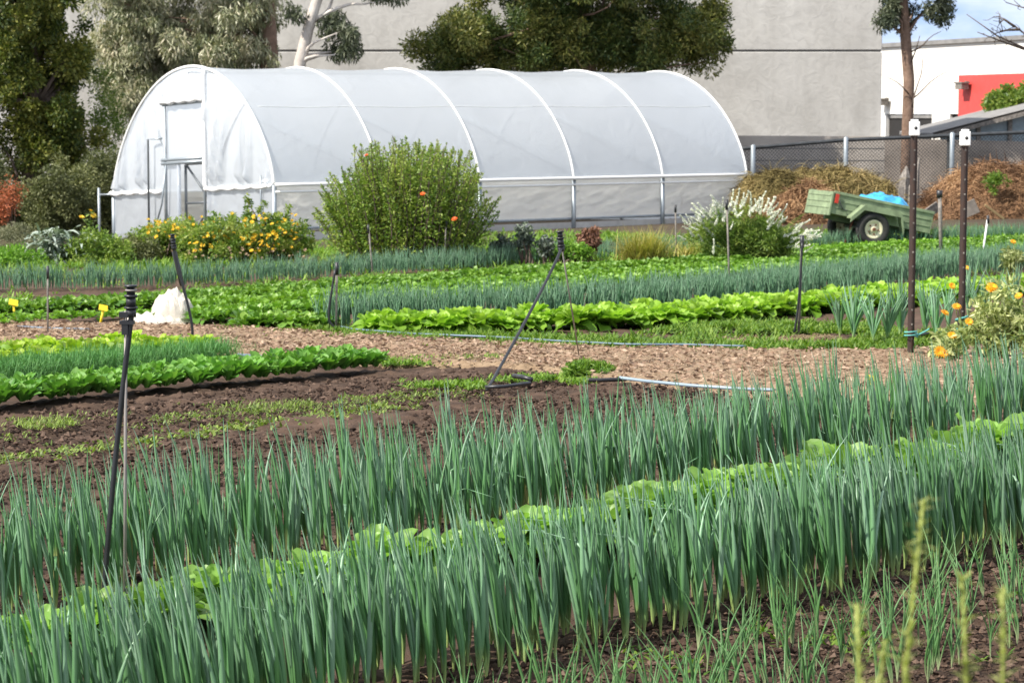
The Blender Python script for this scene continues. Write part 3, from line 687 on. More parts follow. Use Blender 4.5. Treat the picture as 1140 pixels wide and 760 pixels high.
for q in ((.003, dv0, .06), (dv1, .997, .0)):
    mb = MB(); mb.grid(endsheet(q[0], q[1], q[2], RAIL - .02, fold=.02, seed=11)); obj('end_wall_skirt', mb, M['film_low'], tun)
for (a, b) in ((0, dv0), (dv1, 1.015)):
    mb = MB(); P = [TP(-.004, v, RAIL - .02 + .014*math.sin(v*70)) for v in np.linspace(a, b, 30)]; mb.tube(P, .035 + .02*RNG.random(30), 6); obj('film_fixing_band', mb, M['white_tape'], tun)
mb = MB()
mb.tube([TP(-.003, v, ptop + .05 + .012*math.sin(v*90)) for v in np.linspace(dv0, dv1, 24)], .055 + .02*RNG.random(24), 6)
mb.tube([TP(-.003, dv0, z) for z in np.linspace(RAIL, float(zarch(dv0)), 20)], .04 + .012*RNG.random(20), 6)
obj('film_tape', mb, M['white_tape'], tun)
mb = MB(); mb.grid(endsheet(dv0 + .01, dv1 - .01, pbot + .03, ptop, u=.004, nv=20, nz=14, fold=.02)); obj('vent_panel', mb, M['film_roof'], tun)
df = MB()
for v in (dv0 + .012, dv1 - .012): df.tube([TP(0, v, -.4), TP(0, v, ptop)], .03, 6)
df.tube([TP(0, dv0, ptop - .01), TP(0, dv1, ptop - .01)], .03, 6)
for zz in (pbot, pbot - .07): df.tube([TP(-.003, dv0, zz), TP(-.003, dv1, zz)], .035, 6)
obj('door_frame', df, M['galv'], tun)
# sliding door leaf, half open: film on a braced tube frame set back in the opening
la, lb = dv0 + .02, .565
dr = MB()
for v in (la, lb): dr.tube([TP(.012, v, -.2), TP(.012, v, pbot - .08)], .03, 6)
for zz in (-.18, .75, pbot - .1): dr.tube([TP(.012, la, zz), TP(.012, lb, zz)], .026, 6)
dr.tube([TP(.013, lb, pbot - .1), TP(.013, la, .78)], .024, 6); dr.tube([TP(.013, la, .72), TP(.013, lb, -.1)], .024, 6)
d1 = obj('door', dr, M['door_metal'], tun)
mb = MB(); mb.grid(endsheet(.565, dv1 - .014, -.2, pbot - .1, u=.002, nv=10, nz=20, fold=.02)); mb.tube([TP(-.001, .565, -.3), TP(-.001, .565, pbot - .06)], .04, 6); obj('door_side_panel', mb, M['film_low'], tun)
mb = MB(); mb.tube([TP(-.006, dv1 - .01, 2.05), TP(-.012, dv1 + .06, 2.05), TP(-.012, dv1 + .06, .35)], .024, 6); mb.tube([TP(-.006, .63, pbot - .1), TP(-.012, .64, .75), TP(-.012, dv1 + .02, .28)], .02, 6)
obj('door_handle_bar', mb, M['galv'], tun)
mb = MB(); mb.tube([TP(-.006, 1.0, RAIL - .03), TP(-.006, 1.085, RAIL - .02)], .022, 6); mb.tube([TP(-.006, 1.085, RAIL + .12), TP(-.006, 1.085, -.4)], .03, 6); obj('winder_post', mb, M['galv'], tun)
mb = MB(); mb.tube([TP(-.004, .06, RAIL + .2), TP(-.004, .06, .2)], .02, 6); mb.tube([TP(-.004, .06, RAIL - .0), TP(-.004, 0, RAIL - .0)], .02, 6); obj('winder_bracket', mb, M['galv'], tun)
mb = MB(); mb.grid(endsheet(.003, .997, -.1, lambda v: float(zarch(v)) - .01, u=1.0, fold=.03, seed=15)); obj('rear_wall_film', mb, M['film_roof'], tun)
mb = MB()
for v in (.33, .67): mb.tube([TP(1.0 - .004, v, -.2), TP(1 - .004, v, float(zarch(v)))], .03, 6)
obj('rear_frame', mb, M['galv'], tun)
mb = MB(); mb.tube([TP(u, .5, APEX - .1) for u in np.linspace(0, 1, 12)], .025, 6)
for k in range(5): mb.tube([TP(k/5., .12, float(zarch(.12)) - .06), TP((k + 1)/5., .02, RAIL + .1)], .015, 5)
obj('ridge_bar', mb, M['galv'], tun)
# ================================================================== TREES
def clumps(n, ells, rmin, rmax, shell=.55):
    out = []; wts = np.array([e[1][0]*e[1][1]*e[1][2] for e in ells]); wts = wts**.7/np.sum(wts**.7)
    for _ in range(n):
        c, r = ells[RNG.choice(len(ells), p=wts)]; d = RNG.normal(size=3); d /= np.linalg.norm(d)
        k = (shell + (1 - shell)*RNG.random())
        out.append((np.array(c) + d*np.array(r)*k, RNG.uniform(rmin, rmax)))
    return out
def foliage(cl, per, L, W, droop=0., spread=1., flat=1., vspread=.3):
    mb = MB(); cs = []; ds = []; vs_ = []; Ls = []
    for c, r in cl:
        k = int(per*(r**2)*5.5*RNG.uniform(.7, 1.3)) + 8
        d = RNG.normal(size=(k, 3)); d /= np.linalg.norm(d, axis=1)[:, None]; q = RNG.random(k)**.5
        P = c + d*(q*r)[:, None]*np.array([1, 1, flat])
        D = d*spread + RNG.normal(0, .6, (k, 3)); D[:, 2] -= droop
        cs.append(P); ds.append(D); base = RNG.random(); vs_.append(np.clip(base*(1 - vspread*1.2) + RNG.normal(.2, vspread, k)*.8, 0, 1)); Ls.append(L*RNG.uniform(.7, 1.3, k))
    P = np.concatenate(cs); D = np.concatenate(ds); Lv = np.concatenate(Ls)
    mb.add(*diamonds(P, D, Lv, W*Lv/L*RNG.uniform(.8, 1.2, len(Lv)), np.concatenate(vs_))); return mb
def curve(a, b, n=7, wob=.12, sagz=0.):
    a, b = np.array(a, float), np.array(b, float); t = np.linspace(0, 1, n)[:, None]; L = np.linalg.norm(b - a)
    P = a + (b - a)*t + np.sin(PI*t)*np.array([RNG.normal(0, wob), RNG.normal(0, wob), sagz])*L + np.sin(2*PI*t)*RNG.normal(0, wob*.4, 3)*L
    return P
def woodmb(trunk, tr, cl, r0=.07, every=1, hook=None):
    mb = MB(); tp = np.array([list(p) for p in trunk]); mb.tube(tp, tr, 12, v=RNG.random())
    for c, r in cl[::every]:
        d = np.linalg.norm(tp - c, axis=1) + np.maximum(0, tp[:, 2] - c[2] + .3)*2; j = int(np.argmin(d)); 
        P = curve(tp[j], c, 6, .10, .04); rr = min(r0, np.broadcast_to(tr, (len(tp),))[j]*.6)
        mb.tube(P, np.linspace(rr, .012, 6), 6, v=RNG.random())
    return mb
def mk_tree(name, base, trunk, tr, cl, bark, leaf, label, fol, every=3, r0=.08, group=None):
    t = thing(name, base, label, 'tree', group)
    obj('trunk', woodmb(trunk, tr, cl, r0, every), bark, t); obj('crown', fol, leaf, t); return t
def gp(px, py, Y): 
    p = at(px, py, Y); return Vector((p.x, Y, float(gz(p.x, Y))))
# dark evergreen at the left edge
Y0 = 53.5; b = gp(35, 200, Y0); k = Y0/FPX
def E(px, py, Y, rx, ry, rz): p = at(px, py, Y); return ((p.x, p.y, p.z), (rx*k, ry, rz*k))
cl = clumps(230, [E(30, 20, Y0, 80, 2.0, 90), E(50, 110, Y0, 52, 1.5, 70), E(-20, 130, Y0, 70, 1.8, 80), E(20, -90, Y0, 85, 2.2, 80), E(75, 150, Y0, 35, 1.1, 40)], .22, .55, .35)
mk_tree('evergreen_tree', b, [b, at(38, 120, Y0), at(30, 20, Y0), at(25, -120, Y0)], [.28, .22, .17, .07], cl, M['bark'], M['darktree'], 'tall dense dark green evergreen tree at the left edge', foliage(cl, 620, .10, .05, .1))
# grey-green eucalyptus, a brown trunk and a white trunk
Y0 = 59.0; b = gp(297, 200, Y0); k = Y0/FPX
cl = clumps(330, [E(165, 25, Y0, 72, 1.6, 60), E(230, 60, Y0, 66, 1.5, 45), E(150, 95, Y0, 48, 1.2, 40), E(270, 10, Y0, 60, 1.6, 40), E(200, -70, Y0, 110, 2.2, 60), E(130, 60, Y0, 36, 1.2, 50), E(150, 125, Y0, 40, 1.1, 24), E(255, 70, Y0, 60, 1.3, 22)], .2, .5, .25)
mk_tree('eucalyptus_tree', b, [b, at(298, 130, Y0), at(300, 60, Y0), at(296, -10, Y0), at(275, -120, Y0)], [.27, .24, .22, .19, .09], cl, M['bark_brown'], M['euc'], 'grey green eucalyptus with hanging leaves and a thick brown trunk', foliage(cl, 400, .17, .034, 1.1, .5), 6, .04)
Y0 = 55.6; b = gp(333, 200, Y0); k = Y0/FPX
cl = clumps(75, [E(385, 45, Y0, 26, .8, 26), E(345, 20, Y0, 40, 1., 16), E(372, 62, Y0, 22, .8, 14), E(420, -12, Y0, 40, 1., 12), E(360, -80, Y0, 90, 1.8, 50)], .16, .36, .2)
mk_tree('white_barked_gum_tree', b, [b, at(331, 120, Y0), at(334, 70, Y0), at(345, 25, Y0), at(358, -15, Y0), at(372, -110, Y0)], [.17, .16, .145, .13, .12, .05], cl, M['bark_white'], M['euc_dark'], 'slender gum tree with smooth white leaning trunk and sparse dark leaves', foliage(cl, 460, .15, .034, .9, .5), 3, .05)
# dark broad tree over the middle of the tunnel
Y0 = 57.5; b = gp(655, 200, Y0); k = Y0/FPX
cl = clumps(520, [E(520, 45, Y0, 62, 1.6, 38), E(600, 30, Y0, 75, 2., 44), E(690, 35, Y0, 75, 2., 45), E(770, 30, Y0, 52, 1.5, 32), E(790, 50, Y0, 28, .9, 20), E(640, -50, Y0, 150, 2.8, 70), E(640, -130, Y0, 110, 2.2, 50), E(600, 62, Y0, 85, 1.6, 18), E(710, 60, Y0, 70, 1.5, 18)], .22, .52, .2)
fol = foliage(cl, 560, .12, .036, .0)
mk_tree('spreading_tree', b, [b, at(655, 110, Y0), at(650, 50, Y0), at(640, -40, Y0), at(640, -120, Y0)], [.3, .27, .24, .17, .08], cl, M['bark_brown'], M['pine'], 'broad dark green tree spreading above the middle of the tunnel roof', fol, 9, .05)
# right hand tree with a bare trunk
Y0 = 57.3; b = gp(1009, 212, Y0); k = Y0/FPX
cl = clumps(100, [E(1050, 12, Y0, 28, .9, 16), E(1000, 10, Y0, 26, .9, 26), E(985, 30, Y0, 12, .6, 14), E(1030, -20, Y0, 60, 1.4, 22), E(1025, -80, Y0, 75, 1.6, 40)], .15, .34, .2)
t = mk_tree('bare_trunk_tree', b, [b, at(1010, 150, Y0), at(1012, 90, Y0), at(1008, 40, Y0), at(1006, 0, Y0), at(1015, -90, Y0)], [.17, .14, .135, .13, .11, .05], cl, M['bark_brown'], M['euc_dark'], 'tall tree with a bare brown trunk rising behind the metal picket', foliage(cl, 560, .12, .035, .5, .7), 3, .05)
mb = MB()
for (a, b2) in (((1013, 112), (1058, 78)), ((1012, 105), (985, 85)), ((1014, 58), (1048, 35)), ((1015, 120), (1026, 60)), ((1014, 70), (1024, 40))):
    mb.tube(curve(at(*a, Y0 - .1), at(*b2, Y0 - .3), 6, .06), np.linspace(.022, .007, 6), 5)
obj('dead_twigs', mb, M['bark'], t)
# bare branches reaching in at the right
Y0 = 60.0; b = gp(1230, 200, Y0); k = Y0/FPX
t = thing('leafless_tree', b, 'leafless tree reaching bare dark twigs into the sky at right', 'tree')
mb = MB(); mb.tube([b, at(1228, 120, Y0), at(1215, 60, Y0), at(1200, -30, Y0)], [.14, .12, .1, .05], 8)
obj('trunk', mb, M['bark'], t); mb = MB()
for pl in ([(1215, 80), (1150, 58), (1110, 40), (1076, 16)], [(1212, 60), (1150, 45), (1128, 28), (1112, 18)], [(1135, 33), (1120, 34), (1106, 38)], [(1205, 10), (1160, 15), (1120, 3)], [(1150, 58), (1120, 48), (1088, 36)], [(1130, 30), (1118, 22), (1112, 26)]):
    mb.tube([at(x, y, Y0 - .2) for x, y in pl], np.linspace(.04, .01, len(pl)), 5)
    for _ in range(5):
        a = at(*pl[1], Y0 - .2).lerp(at(*pl[-1], Y0 - .2), random.random()); mb.tube(curve(a, a + Vector((random.uniform(-.4, .1), random.uniform(-.3, .3), random.uniform(-.3, .45))), 4), np.linspace(.012, .005, 4), 4)
obj('branch', mb, M['bark'], t)
# round green tree in front of the red wall
Y0 = 74.0; b = gp(1125, 180, Y0); k = Y0/FPX
cl = clumps(80, [E(1130, 112, Y0, 34, 1.0, 9), E(1112, 118, Y0, 24, .8, 7), E(1150, 106, Y0, 30, 1.0, 12)], .15, .36, .25)
mk_tree('small_green_tree', b, [b, at(1125, 140, Y0), at(1130, 110, Y0)], [.12, .1, .06], cl, M['bark'], M['bushgreen'], 'small bright green tree in front of the red wall section', foliage(cl, 420, .13, .06), 6, .05)

# ================================================================== SHRUBS BEFORE THE TUNNEL
def mk_bush(name, base, cl, leaf, label, fol, stems=True, cat='shrub', bark=None, every=4):
    t = thing(name, base, label, cat)
    if stems:
        mb = MB()
        for c, r in cl[::every]:
            mb.tube(curve(np.array(base) + RNG.normal(0, .05, 3)*np.array([1, 1, 0]), c, 5, .06), np.linspace(.018, .006, 5), 5)
        obj('stem', mb, bark or M['bark'], t)
    obj('foliage', fol, leaf, t); return t
def flower_mesh(n, rp, wp, cup=.25, up=35, rows=1, centre=True):
    mb = MB()
    for q in range(rows):
        az = np.arange(n)*2*PI/n + q*PI/n; 
        mb.add(*blades(np.zeros((n, 3)), az, np.full(n, rp*(1 - .2*q)), np.full(n, wp), np.full(n, R(up + 20*q)), np.full(n, R(25)), 3, 'leaf', 0, 2))
    return mb
def flowers_on(t, name, pts, fm, m, sz=1., tilt=.5):
    if not fm.materials: fm.materials.append(m)
    off = OFF[t.name]
    for p in pts:
        o = bpy.data.objects.new(name, fm); COL.objects.link(o); o.parent = t; o.location = Vector(p) - off
        o.rotation_euler = (random.gauss(.5, tilt), random.gauss(0, tilt), random.gauss(0, .6)); s = sz*random.uniform(.75, 1.25); o.scale = (s, s, s)
# scrub on the far left beneath the evergreen
Y0 = 50.5; k = Y0/FPX
for (nm, px, py, rx, rz, dep, lab, mt) in (
    ('scrub_bush', 10, 238, 34, 44, 51.5, 'olive brown scrub bush at the far left behind the grey mound', 'olive'),
    ('scrub_bush', 68, 225, 40, 46, 50.0, 'wide olive scrub bush below the dark evergreen tree', 'olive'),
    ('scrub_bush', 112, 215, 26, 55, 52.0, 'tall olive green bush against the left end of the tunnel', 'olive'),
    ('scrub_bush', 118, 130, 20, 50, 55.0, 'thin green sapling foliage between the evergreen and the eucalyptus', 'bushgreen'),
    ('scrub_bush', -40, 215, 40, 60, 50.0, 'olive scrub bush cut by the left edge of the photo', 'olive')):
    b = gp(px, 270, dep); k = dep/FPX; cl = clumps(int(70 if rx > 22 else 26), [E(px, py, dep, rx, 1.0, rz)], .2, .4, .3)
    mk_bush(nm, b, cl, M[mt], lab, foliage(cl, 900 if rx > 22 else 300, .075, .028))['group'] = 'scrub bushes at the far left'
b = gp(14, 262, 48.0); k = 48/FPX; cl = clumps(34, [E(12, 220, 48, 17, .4, 15), E(2, 232, 48, 16, .4, 16)], .08, .3, .1)
mk_bush('orange_leaved_bush', b, cl, M['redbush'], 'small orange red leaved bush at the far left', foliage(cl, 260, .06, .022))
# grey mound, silver artichoke, green bush
Y0 = 36.0; k = Y0/FPX
b = gp(18, 292, Y0); cl = clumps(60, [E(16, 276, Y0, 34, .5, 24)], .07, .14, .7)
mk_bush('grey_mound_shrub', b, cl, M['greybush'], 'rounded grey green mound shrub at the left edge', foliage(cl, 3600, .035, .009), False)
b = gp(60, 300, 33.5)
mb = MB(); n = 240; az = RNG.uniform(0, 2*PI, n)
bp = np.array(b) + np.stack([RNG.normal(0, .16, n), RNG.normal(0, .12, n), RNG.uniform(.0, .42, n)], -1)
mb.add(*blades(bp, az, RNG.uniform(.18, .42, n), RNG.uniform(.025, .055, n), RNG.uniform(.4, 1.35, n), RNG.uniform(.9, 2.2, n), 6, 'leaf', .25, 3, RNG.normal(0, .3, n), .006))
tag(obj('artichoke_plant', mb, M['silver'], loc=b), 'silver leaved artichoke with arching jagged leaves at left', 'plant')
for (px, py, rx, rz, dep, lab, mt, per, le) in ((14, 300, 40, 24, 33.0, 'yellow green low leafy plant at the left edge below the grey mound', 'midleaf', 1500, .06),
                                       (112, 290, 42, 34, 33.5, 'rounded green bush left of the yellow flowers', 'bushgreen', 1700, .06), (152, 296, 30, 26, 34.0, 'small brown green bush between the rounded bush and yellow flowers', 'olive', 1700, .05)):
    k = dep/FPX; b = gp(px, py + rz*.6, dep); cl = clumps(70, [E(px, py, dep, rx, .42, rz)], .08, .2, .3)
    mk_bush('leafy_bush', b, cl, M[mt], lab, foliage(cl, per, le, le*.4))['group'] = 'low bushes at the left'
fm_y = flower_mesh(8, .055, .03, up=25, rows=2).mesh('flower_head')
fm_s = flower_mesh(6, .032, .022, up=35, rows=2).mesh('flower_cluster')
b = gp(100, 300, 34.5); k = 34.5/FPX
t = thing('tall_yellow_flower', b, 'tall leggy plant topped by two yellow flowers beside the tunnel corner', 'flower')
mb = MB(); P = curve(b, at(101, 238, 34.5), 8, .03); mb.tube(P, np.linspace(.012, .006, 8), 5); mb.tube(curve(P[5], at(92, 243, 34.5), 4, .05), .005, 4); obj('stem', mb, M['bushgreen'], t)
mb = MB(); n = 60; q = P[RNG.integers(2, 8, n)] + RNG.normal(0, .05, (n, 3)); mb.add(*blades(q, RNG.uniform(0, 2*PI, n), RNG.uniform(.06, .14, n), .05, RNG.uniform(-.2, .9, n), .8, 3, 'leaf')); obj('foliage', mb, M['bushgreen'], t)
flowers_on(t, 'flower', [at(101, 235, 34.4), at(104, 240, 34.4), at(91, 242, 34.4)], fm_y, M['yellow_flower'], 1.2)
# yellow daisy bushes in front of the door
Y0 = 34.0; k = Y0/FPX
def flower_bush(px, py, rx, rz, dep, label, fl, pale=0, tall=()):
    kk = dep/FPX; b = gp(px, py + rz*.75, dep)
    ell = [((at(px, py, dep).x, dep, at(px, py, dep).z), (rx*kk*1.12, .45, rz*kk))]
    cl = clumps(int(rx*1.9), ell, .08, .18, .25)
    for (tx, ty) in tall:
        for q in range(6): cl.append((np.array(at(tx + random.uniform(-4, 4), ty + q*6, dep)), .07))
    t = mk_bush('yellow_flower_bush', b, cl, M['shrub'], label, foliage(cl, 1050, .06, .024), True, 'flower bush'); t['group'] = 'yellow flower bushes before the tunnel end'
    pts = [at(px + x + random.gauss(0, 3), py + y + random.gauss(0, 3), dep - .40 - random.random()*.1) for x, y in fl]
    flowers_on(t, 'flower_cluster', pts, fm_s, M['yellow_flower'], 1.0, .6)
    if pale:
        pts = [at(px + random.uniform(-rx*.8, rx), py + rz*random.uniform(.25, .6), dep - .48) for _ in range(pale)]; flowers_on(t, 'faded_flower_head', pts, FADED, M['pale_head'], 1.1, .5)
FADED = flower_mesh(5, .025, .02, up=50, rows=2).mesh('faded_flower_head')
flower_bush(185, 270, 38, 29, 34.5, 'dusty yellow flower bush nearest the tunnel left corner', [(random.uniform(-22, 18), random.uniform(-24, -6)) for _ in range(30)], 8)
flower_bush(234, 270, 38, 32, 34.0, 'yellow flower bush directly before the open tunnel door', [(random.uniform(-22, 26), random.uniform(-28, 10)) for _ in range(46)], 14, [(215, 246), (256, 240)])
flower_bush(293, 267, 50, 34, 33.5, 'largest yellow flower bush with tall flowering stems right of the door', [(random.uniform(-22, 36), random.uniform(-26, 12)) for _ in range(80)], 26, [(278, 220), (293, 228), (322, 232), (308, 240)])
# the big upright shrub
Y0 = 33.0; k = Y0/FPX; b = gp(452, 297, Y0)
def big_shrub():
    t = thing('tall_shrub', b, 'big upright yellow green shrub with spiky stems and few orange flowers', 'shrub')
    P, D, Vv, Ls, Pf = [], [], [], [], []; mb = MB(); tips = []
    for i in range(300):
        a = random.uniform(0, 2*PI); q = random.random()**.5
        bx_, by_ = math.cos(a)*q*1.32, math.sin(a)*q*.75
        px_ = bx_/k
        h = 1.0 + .70*math.sqrt(max(0, 1 - (bx_/1.42)**2)) - .12*q + random.uniform(-.34, .17)
        if px_ < -60: h -= .22
        if px_ > 85: h -= .22
        base_ = np.array(b) + np.array([bx_*.55, by_*.55, 0]); top_ = np.array(b) + np.array([bx_*1.02, by_*1.02, h])
        C = curve(base_, top_, 9, .035); mb.tube(C, np.linspace(.012, .004, 9), 4)
        n = int(random.uniform(150, 330)); s = RNG.random(n)**.75*8; i0 = np.minimum(7, s.astype(int)); f = (s - i0)[:, None]
        c = C[i0]*(1 - f) + C[i0 + 1]*f; low = .2*(1 - (s/8)**2.2)[:, None] + .018
        dd = RNG.normal(size=(n, 3)); dd /= np.linalg.norm(dd, axis=1)[:, None]
        P.append(c + dd*low*RNG.random((n, 1))**.6); D.append(dd + np.array([0, 0, .35])); v0 = random.random()**1.3
        Vv.append(np.clip(v0*.6 + RNG.random(n)*.5, 0, 1)); Ls.append(.066*RNG.uniform(.6, 1.3, n)*(1 - .4*(s/8)))
    obj('stem', mb, M['bark'], t); f = MB(); Lv = np.concatenate(Ls)
    f.add(*diamonds(np.concatenate(P), np.concatenate(D), Lv, Lv*.46, np.concatenate(Vv))); obj('foliage', f, M['shrub'], t)
    fm = flower_mesh(9, .05, .022, up=20, rows=2).mesh('orange_flower')
    flowers_on(t, 'orange_flower', [at(470.5, 216, Y0 - .85), at(506, 244, Y0 - .85), at(408, 173, Y0 - .5)], fm, M['brick_flower'], 1.0, .3)
big_shrub()
# smaller plants along the skirt
for (px, py, rx, rz, dep, nm, lab, mt, per, le) in (
    (585, 266, 10, 18, 33.0, 'dark_leaved_sapling', 'dark leaved sapling standing before the tunnel skirt', 'darkplant', 700, .06),
    (607, 273, 6, 10, 33.0, 'dark_leaved_sapling', 'smallest dark leaved sapling, right beside the leaning sprinkler head', 'darkplant', 700, .06),
    (655, 267, 15, 14, 34.0, 'brown_leaved_plant', 'small reddish brown leaved plant left of the straw coloured grass', 'brownplant', 1500, .06),
    (630, 280, 40, 8, 33.6, 'low_green_plant', 'low green leafy growth between the saplings and brown plant', 'midleaf', 1000, .06),
    (560, 276, 16, 14, 34.0, 'dark_grass_clump', 'dark dry clump at the right foot of the big shrub', 'darkplant', 900, .06)):
    k = dep/FPX; b = gp(px, py + rz, dep); cl = clumps(int(14 + rx), [E(px, py, dep, rx, .2, rz)], .05, .12, .2)
    mk_bush(nm, b, cl, M[mt], lab, foliage(cl, per*1.1, le, le*.45), True, 'plant')
def tuft(px, py, dep, n, L, label, m, name, W=.012, sp=.14):
    b = gp(px, py, dep); mb = MB(); az = RNG.uniform(0, 2*PI, n)
    bp = np.array(b) + np.stack([RNG.normal(0, sp, n), RNG.normal(0, sp*.7, n), np.zeros(n)], -1)
    mb.add(*blades(bp, az, RNG.uniform(.6, 1.1, n)*L, W, RNG.uniform(1.05, 1.5, n), RNG.uniform(.3, 1.6, n), 6, 'blade')); return tag(obj(name, mb, m, loc=b), label, 'grass')
tuft(717, 286, 33.0, 900, .62, 'straw coloured ornamental grass tuft before the tunnel skirt', M['grassy'], 'ornamental_grass')
tuft(770, 286, 34.5, 260, .4, 'smaller pale grass tuft left of the white flowered bush', M['grassy'], 'ornamental_grass')
# white flowering bush
Y0 = 34.0; k = Y0/FPX; b = gp(825, 290, Y0)
t = thing('white_flowering_bush', b, 'wide bush covered in white flower spikes left of the trailer', 'flower bush')
ell = [E(815, 262, Y0, 55, .5, 28), E(860, 268, Y0, 42, .4, 16)]; cl = clumps(95, ell, .09, .18, .25)
obj('foliage', foliage(cl, 1500, .07, .016, -.2), M['bushgreen'], t)
mb = MB()
for i in range(120):
    mb.tube(curve(np.array(b) + np.array([random.uniform(-.5, .7), random.uniform(-.3, .3), 0]), at(random.uniform(765, 900), random.uniform(235, 275), Y0 + random.uniform(-.4, .4)), 5, .05), np.linspace(.007, .003, 5), 3)
obj('stem', mb, M['bushgreen'], t)
sp_ = MB(); n = 120; s = RNG.random(n); sp_.add(*diamonds(np.stack([s*s*.07 + RNG.normal(0, .008, n), RNG.normal(0, .008, n), s*.22], -1)*np.stack([1.15 - s]*2 + [np.ones(n)], -1), RNG.normal(size=(n, 3)) + [0, 0, .6], .024, .017))
spm = sp_.mesh('flower_spike'); pts = []
for i in range(100):
    u = random.random(); px = 762 + u*142; top_ = 246 - 24*math.sin(min(1, u*1.25)*PI*.8)**.9 + max(0, (u - .55))*52
    pts.append(at(px, top_ + abs(random.gauss(0, 1))*13 + 4, Y0 - .15 - random.random()*.35))
flowers_on(t, 'flower_spike', pts, spm, M['white_flower'], .95, .35)
for ch in t.children:
    if ch.name.startswith('flower_spike'): ch.rotation_euler = (random.gauss(.45, .3), (ch.location.x - .0)*1.25 + random.gauss(0, .3), random.uniform(-.6, .6))

# ================================================================== COMPOST HEAPS
def heap(pxs, tops, dep, base_py, depth, label, mt, strands, seed, mtv):
    xs_ = np.array([at(p, 200, dep).x for p in pxs]); zt_ = np.array([at(p, q, dep).z for p, q in zip(pxs, tops)])
    x = np.linspace(xs_[0], xs_[-1], 120); y = np.linspace(-1, 1, 60)
    X, Yn = np.meshgrid(x, y, indexing='ij'); Y = dep + Yn*depth; gnd = gz(X, Y) - .1
    prof = np.interp(X, xs_, zt_) - gnd; prof = prof*np.clip(1 - np.abs(Yn)**2.2, 0, 1)
    lump = (fbm(X*1.6, Y*1.6, seed, 4) - .46)*.75 + (fbm(X*5, Y*5, seed + 3, 3) - .45)*.3
    Z = gnd + np.maximum(0, prof*(.86 + lump*.8))
    mb = MB(); mb.grid(np.stack([X, Y + lump*.3, Z], -1), np.clip(.3 + lump + RNG.normal(0, .05, X.shape), 0, 1))
    n = strands; i = RNG.integers(2, 117, n); j = RNG.integers(0, 45, n); c = np.stack([X[i, j], Y[i, j], Z[i, j]], -1) + RNG.normal(0, .05, (n, 3))
    mb.add(*blades(c, RNG.uniform(0, 2*PI, n), RNG.uniform(.1, .42, n), RNG.uniform(.006, .022, n), RNG.normal(.0, .45, n), RNG.normal(.9, .5, n), 4, 'blade', 0, 2, RNG.normal(0, .6, n), vv=np.clip(RNG.normal(mtv - .12, .2, n) + (fbm(c[:, 0]*1.3, c[:, 2]*2.2, seed + 9, 3) - .45)*1.6, 0, 1)))
    b = ((xs_[0] + xs_[-1])/2, dep, float(gz((xs_[0] + xs_[-1])/2, dep)))
    return tag(obj('compost_heap', mb, M[mt], loc=b), label, 'compost heap', 'compost heaps by the fence')
heap([818, 834, 846, 872, 905, 935, 962, 985, 1003], [215, 192, 186, 190, 187, 183, 180, 196, 236], 49.5, 262, 1.5, 'pale dry compost heap of pulled plants behind the green trailer', 'compost_green', 16000, 3, .5)
heap([845, 862, 885, 905, 925, 950, 968], [262, 226, 210, 203, 212, 228, 256], 47.2, 262, .8, 'low brown compost heap between white bush and trailer tail', 'compost', 8000, 14, .45)
h3 = heap([1006, 1022, 1040, 1062, 1085, 1110, 1140, 1180, 1260], [262, 236, 210, 192, 185, 183, 181, 178, 190], 49.0, 264, 1.7, 'largest brown compost heap of straw and stalks at the right edge', 'compost', 20000, 8, .45)
k = 47.6/FPX; cl = clumps(26, [E(1110, 200, 47.6, 14, .2, 9), E(1104, 210, 47.6, 10, .2, 10)], .05, .16, .1)
mk_bush('heap_weed', gp(1112, 215, 47.6), cl, M['weed'], 'bright green weed growing on the right compost heap', foliage(cl, 420, .09, .018), False, 'plant')
def board(px, py, Y, l, wd, th_, rx, ry, rz, label, m, name='broken_board'):
    p = at(px, py, Y); mb = MB(); n = 7; V = []
    mb.box((0, 0, 0), (l, th_, wd)); o = obj(name, mb, m, loc=(0, 0, 0), sm=False, bevel=.006); o.location = p; o.rotation_euler = (rx, ry, rz); return tag(o, label, 'board')
board(1035, 236, 47.2, .45, .22, .03, .3, -.6, .1, 'pale broken board leaning on the right heap near the trailer', M['weathered'])
board(1080, 232, 47.0, .3, .3, .03, .4, 1.1, .2, 'tan cardboard coloured panel half buried in the right heap', M['timber'])
board(1107, 236, 47.0, .5, .05, .04, 0, .6, .2, 'thin pale stick lying across the right heap', M['straw'], 'pale_stick')
t = thing('broken_stump', gp(1008, 222, 52), 'splintered pale stump of timber standing by the trunk base', 'stump')
mb = MB(); p = gp(1008, 222, 52)
for (px, top_, w_) in ((1006, 185, .16), (1011, 196, .14), (1020, 176, .06)):
    q = at(px, 220, 52); z1 = at(px, top_, 52).z
    mb.tube([(q.x, 52, p.z - .1), (q.x + .02, 52, z1 - .25), (q.x + .06, 52.02, z1)], [w_, w_*.8, .02], 6)
obj('stump', mb, M['weathered'], t, sm=False)

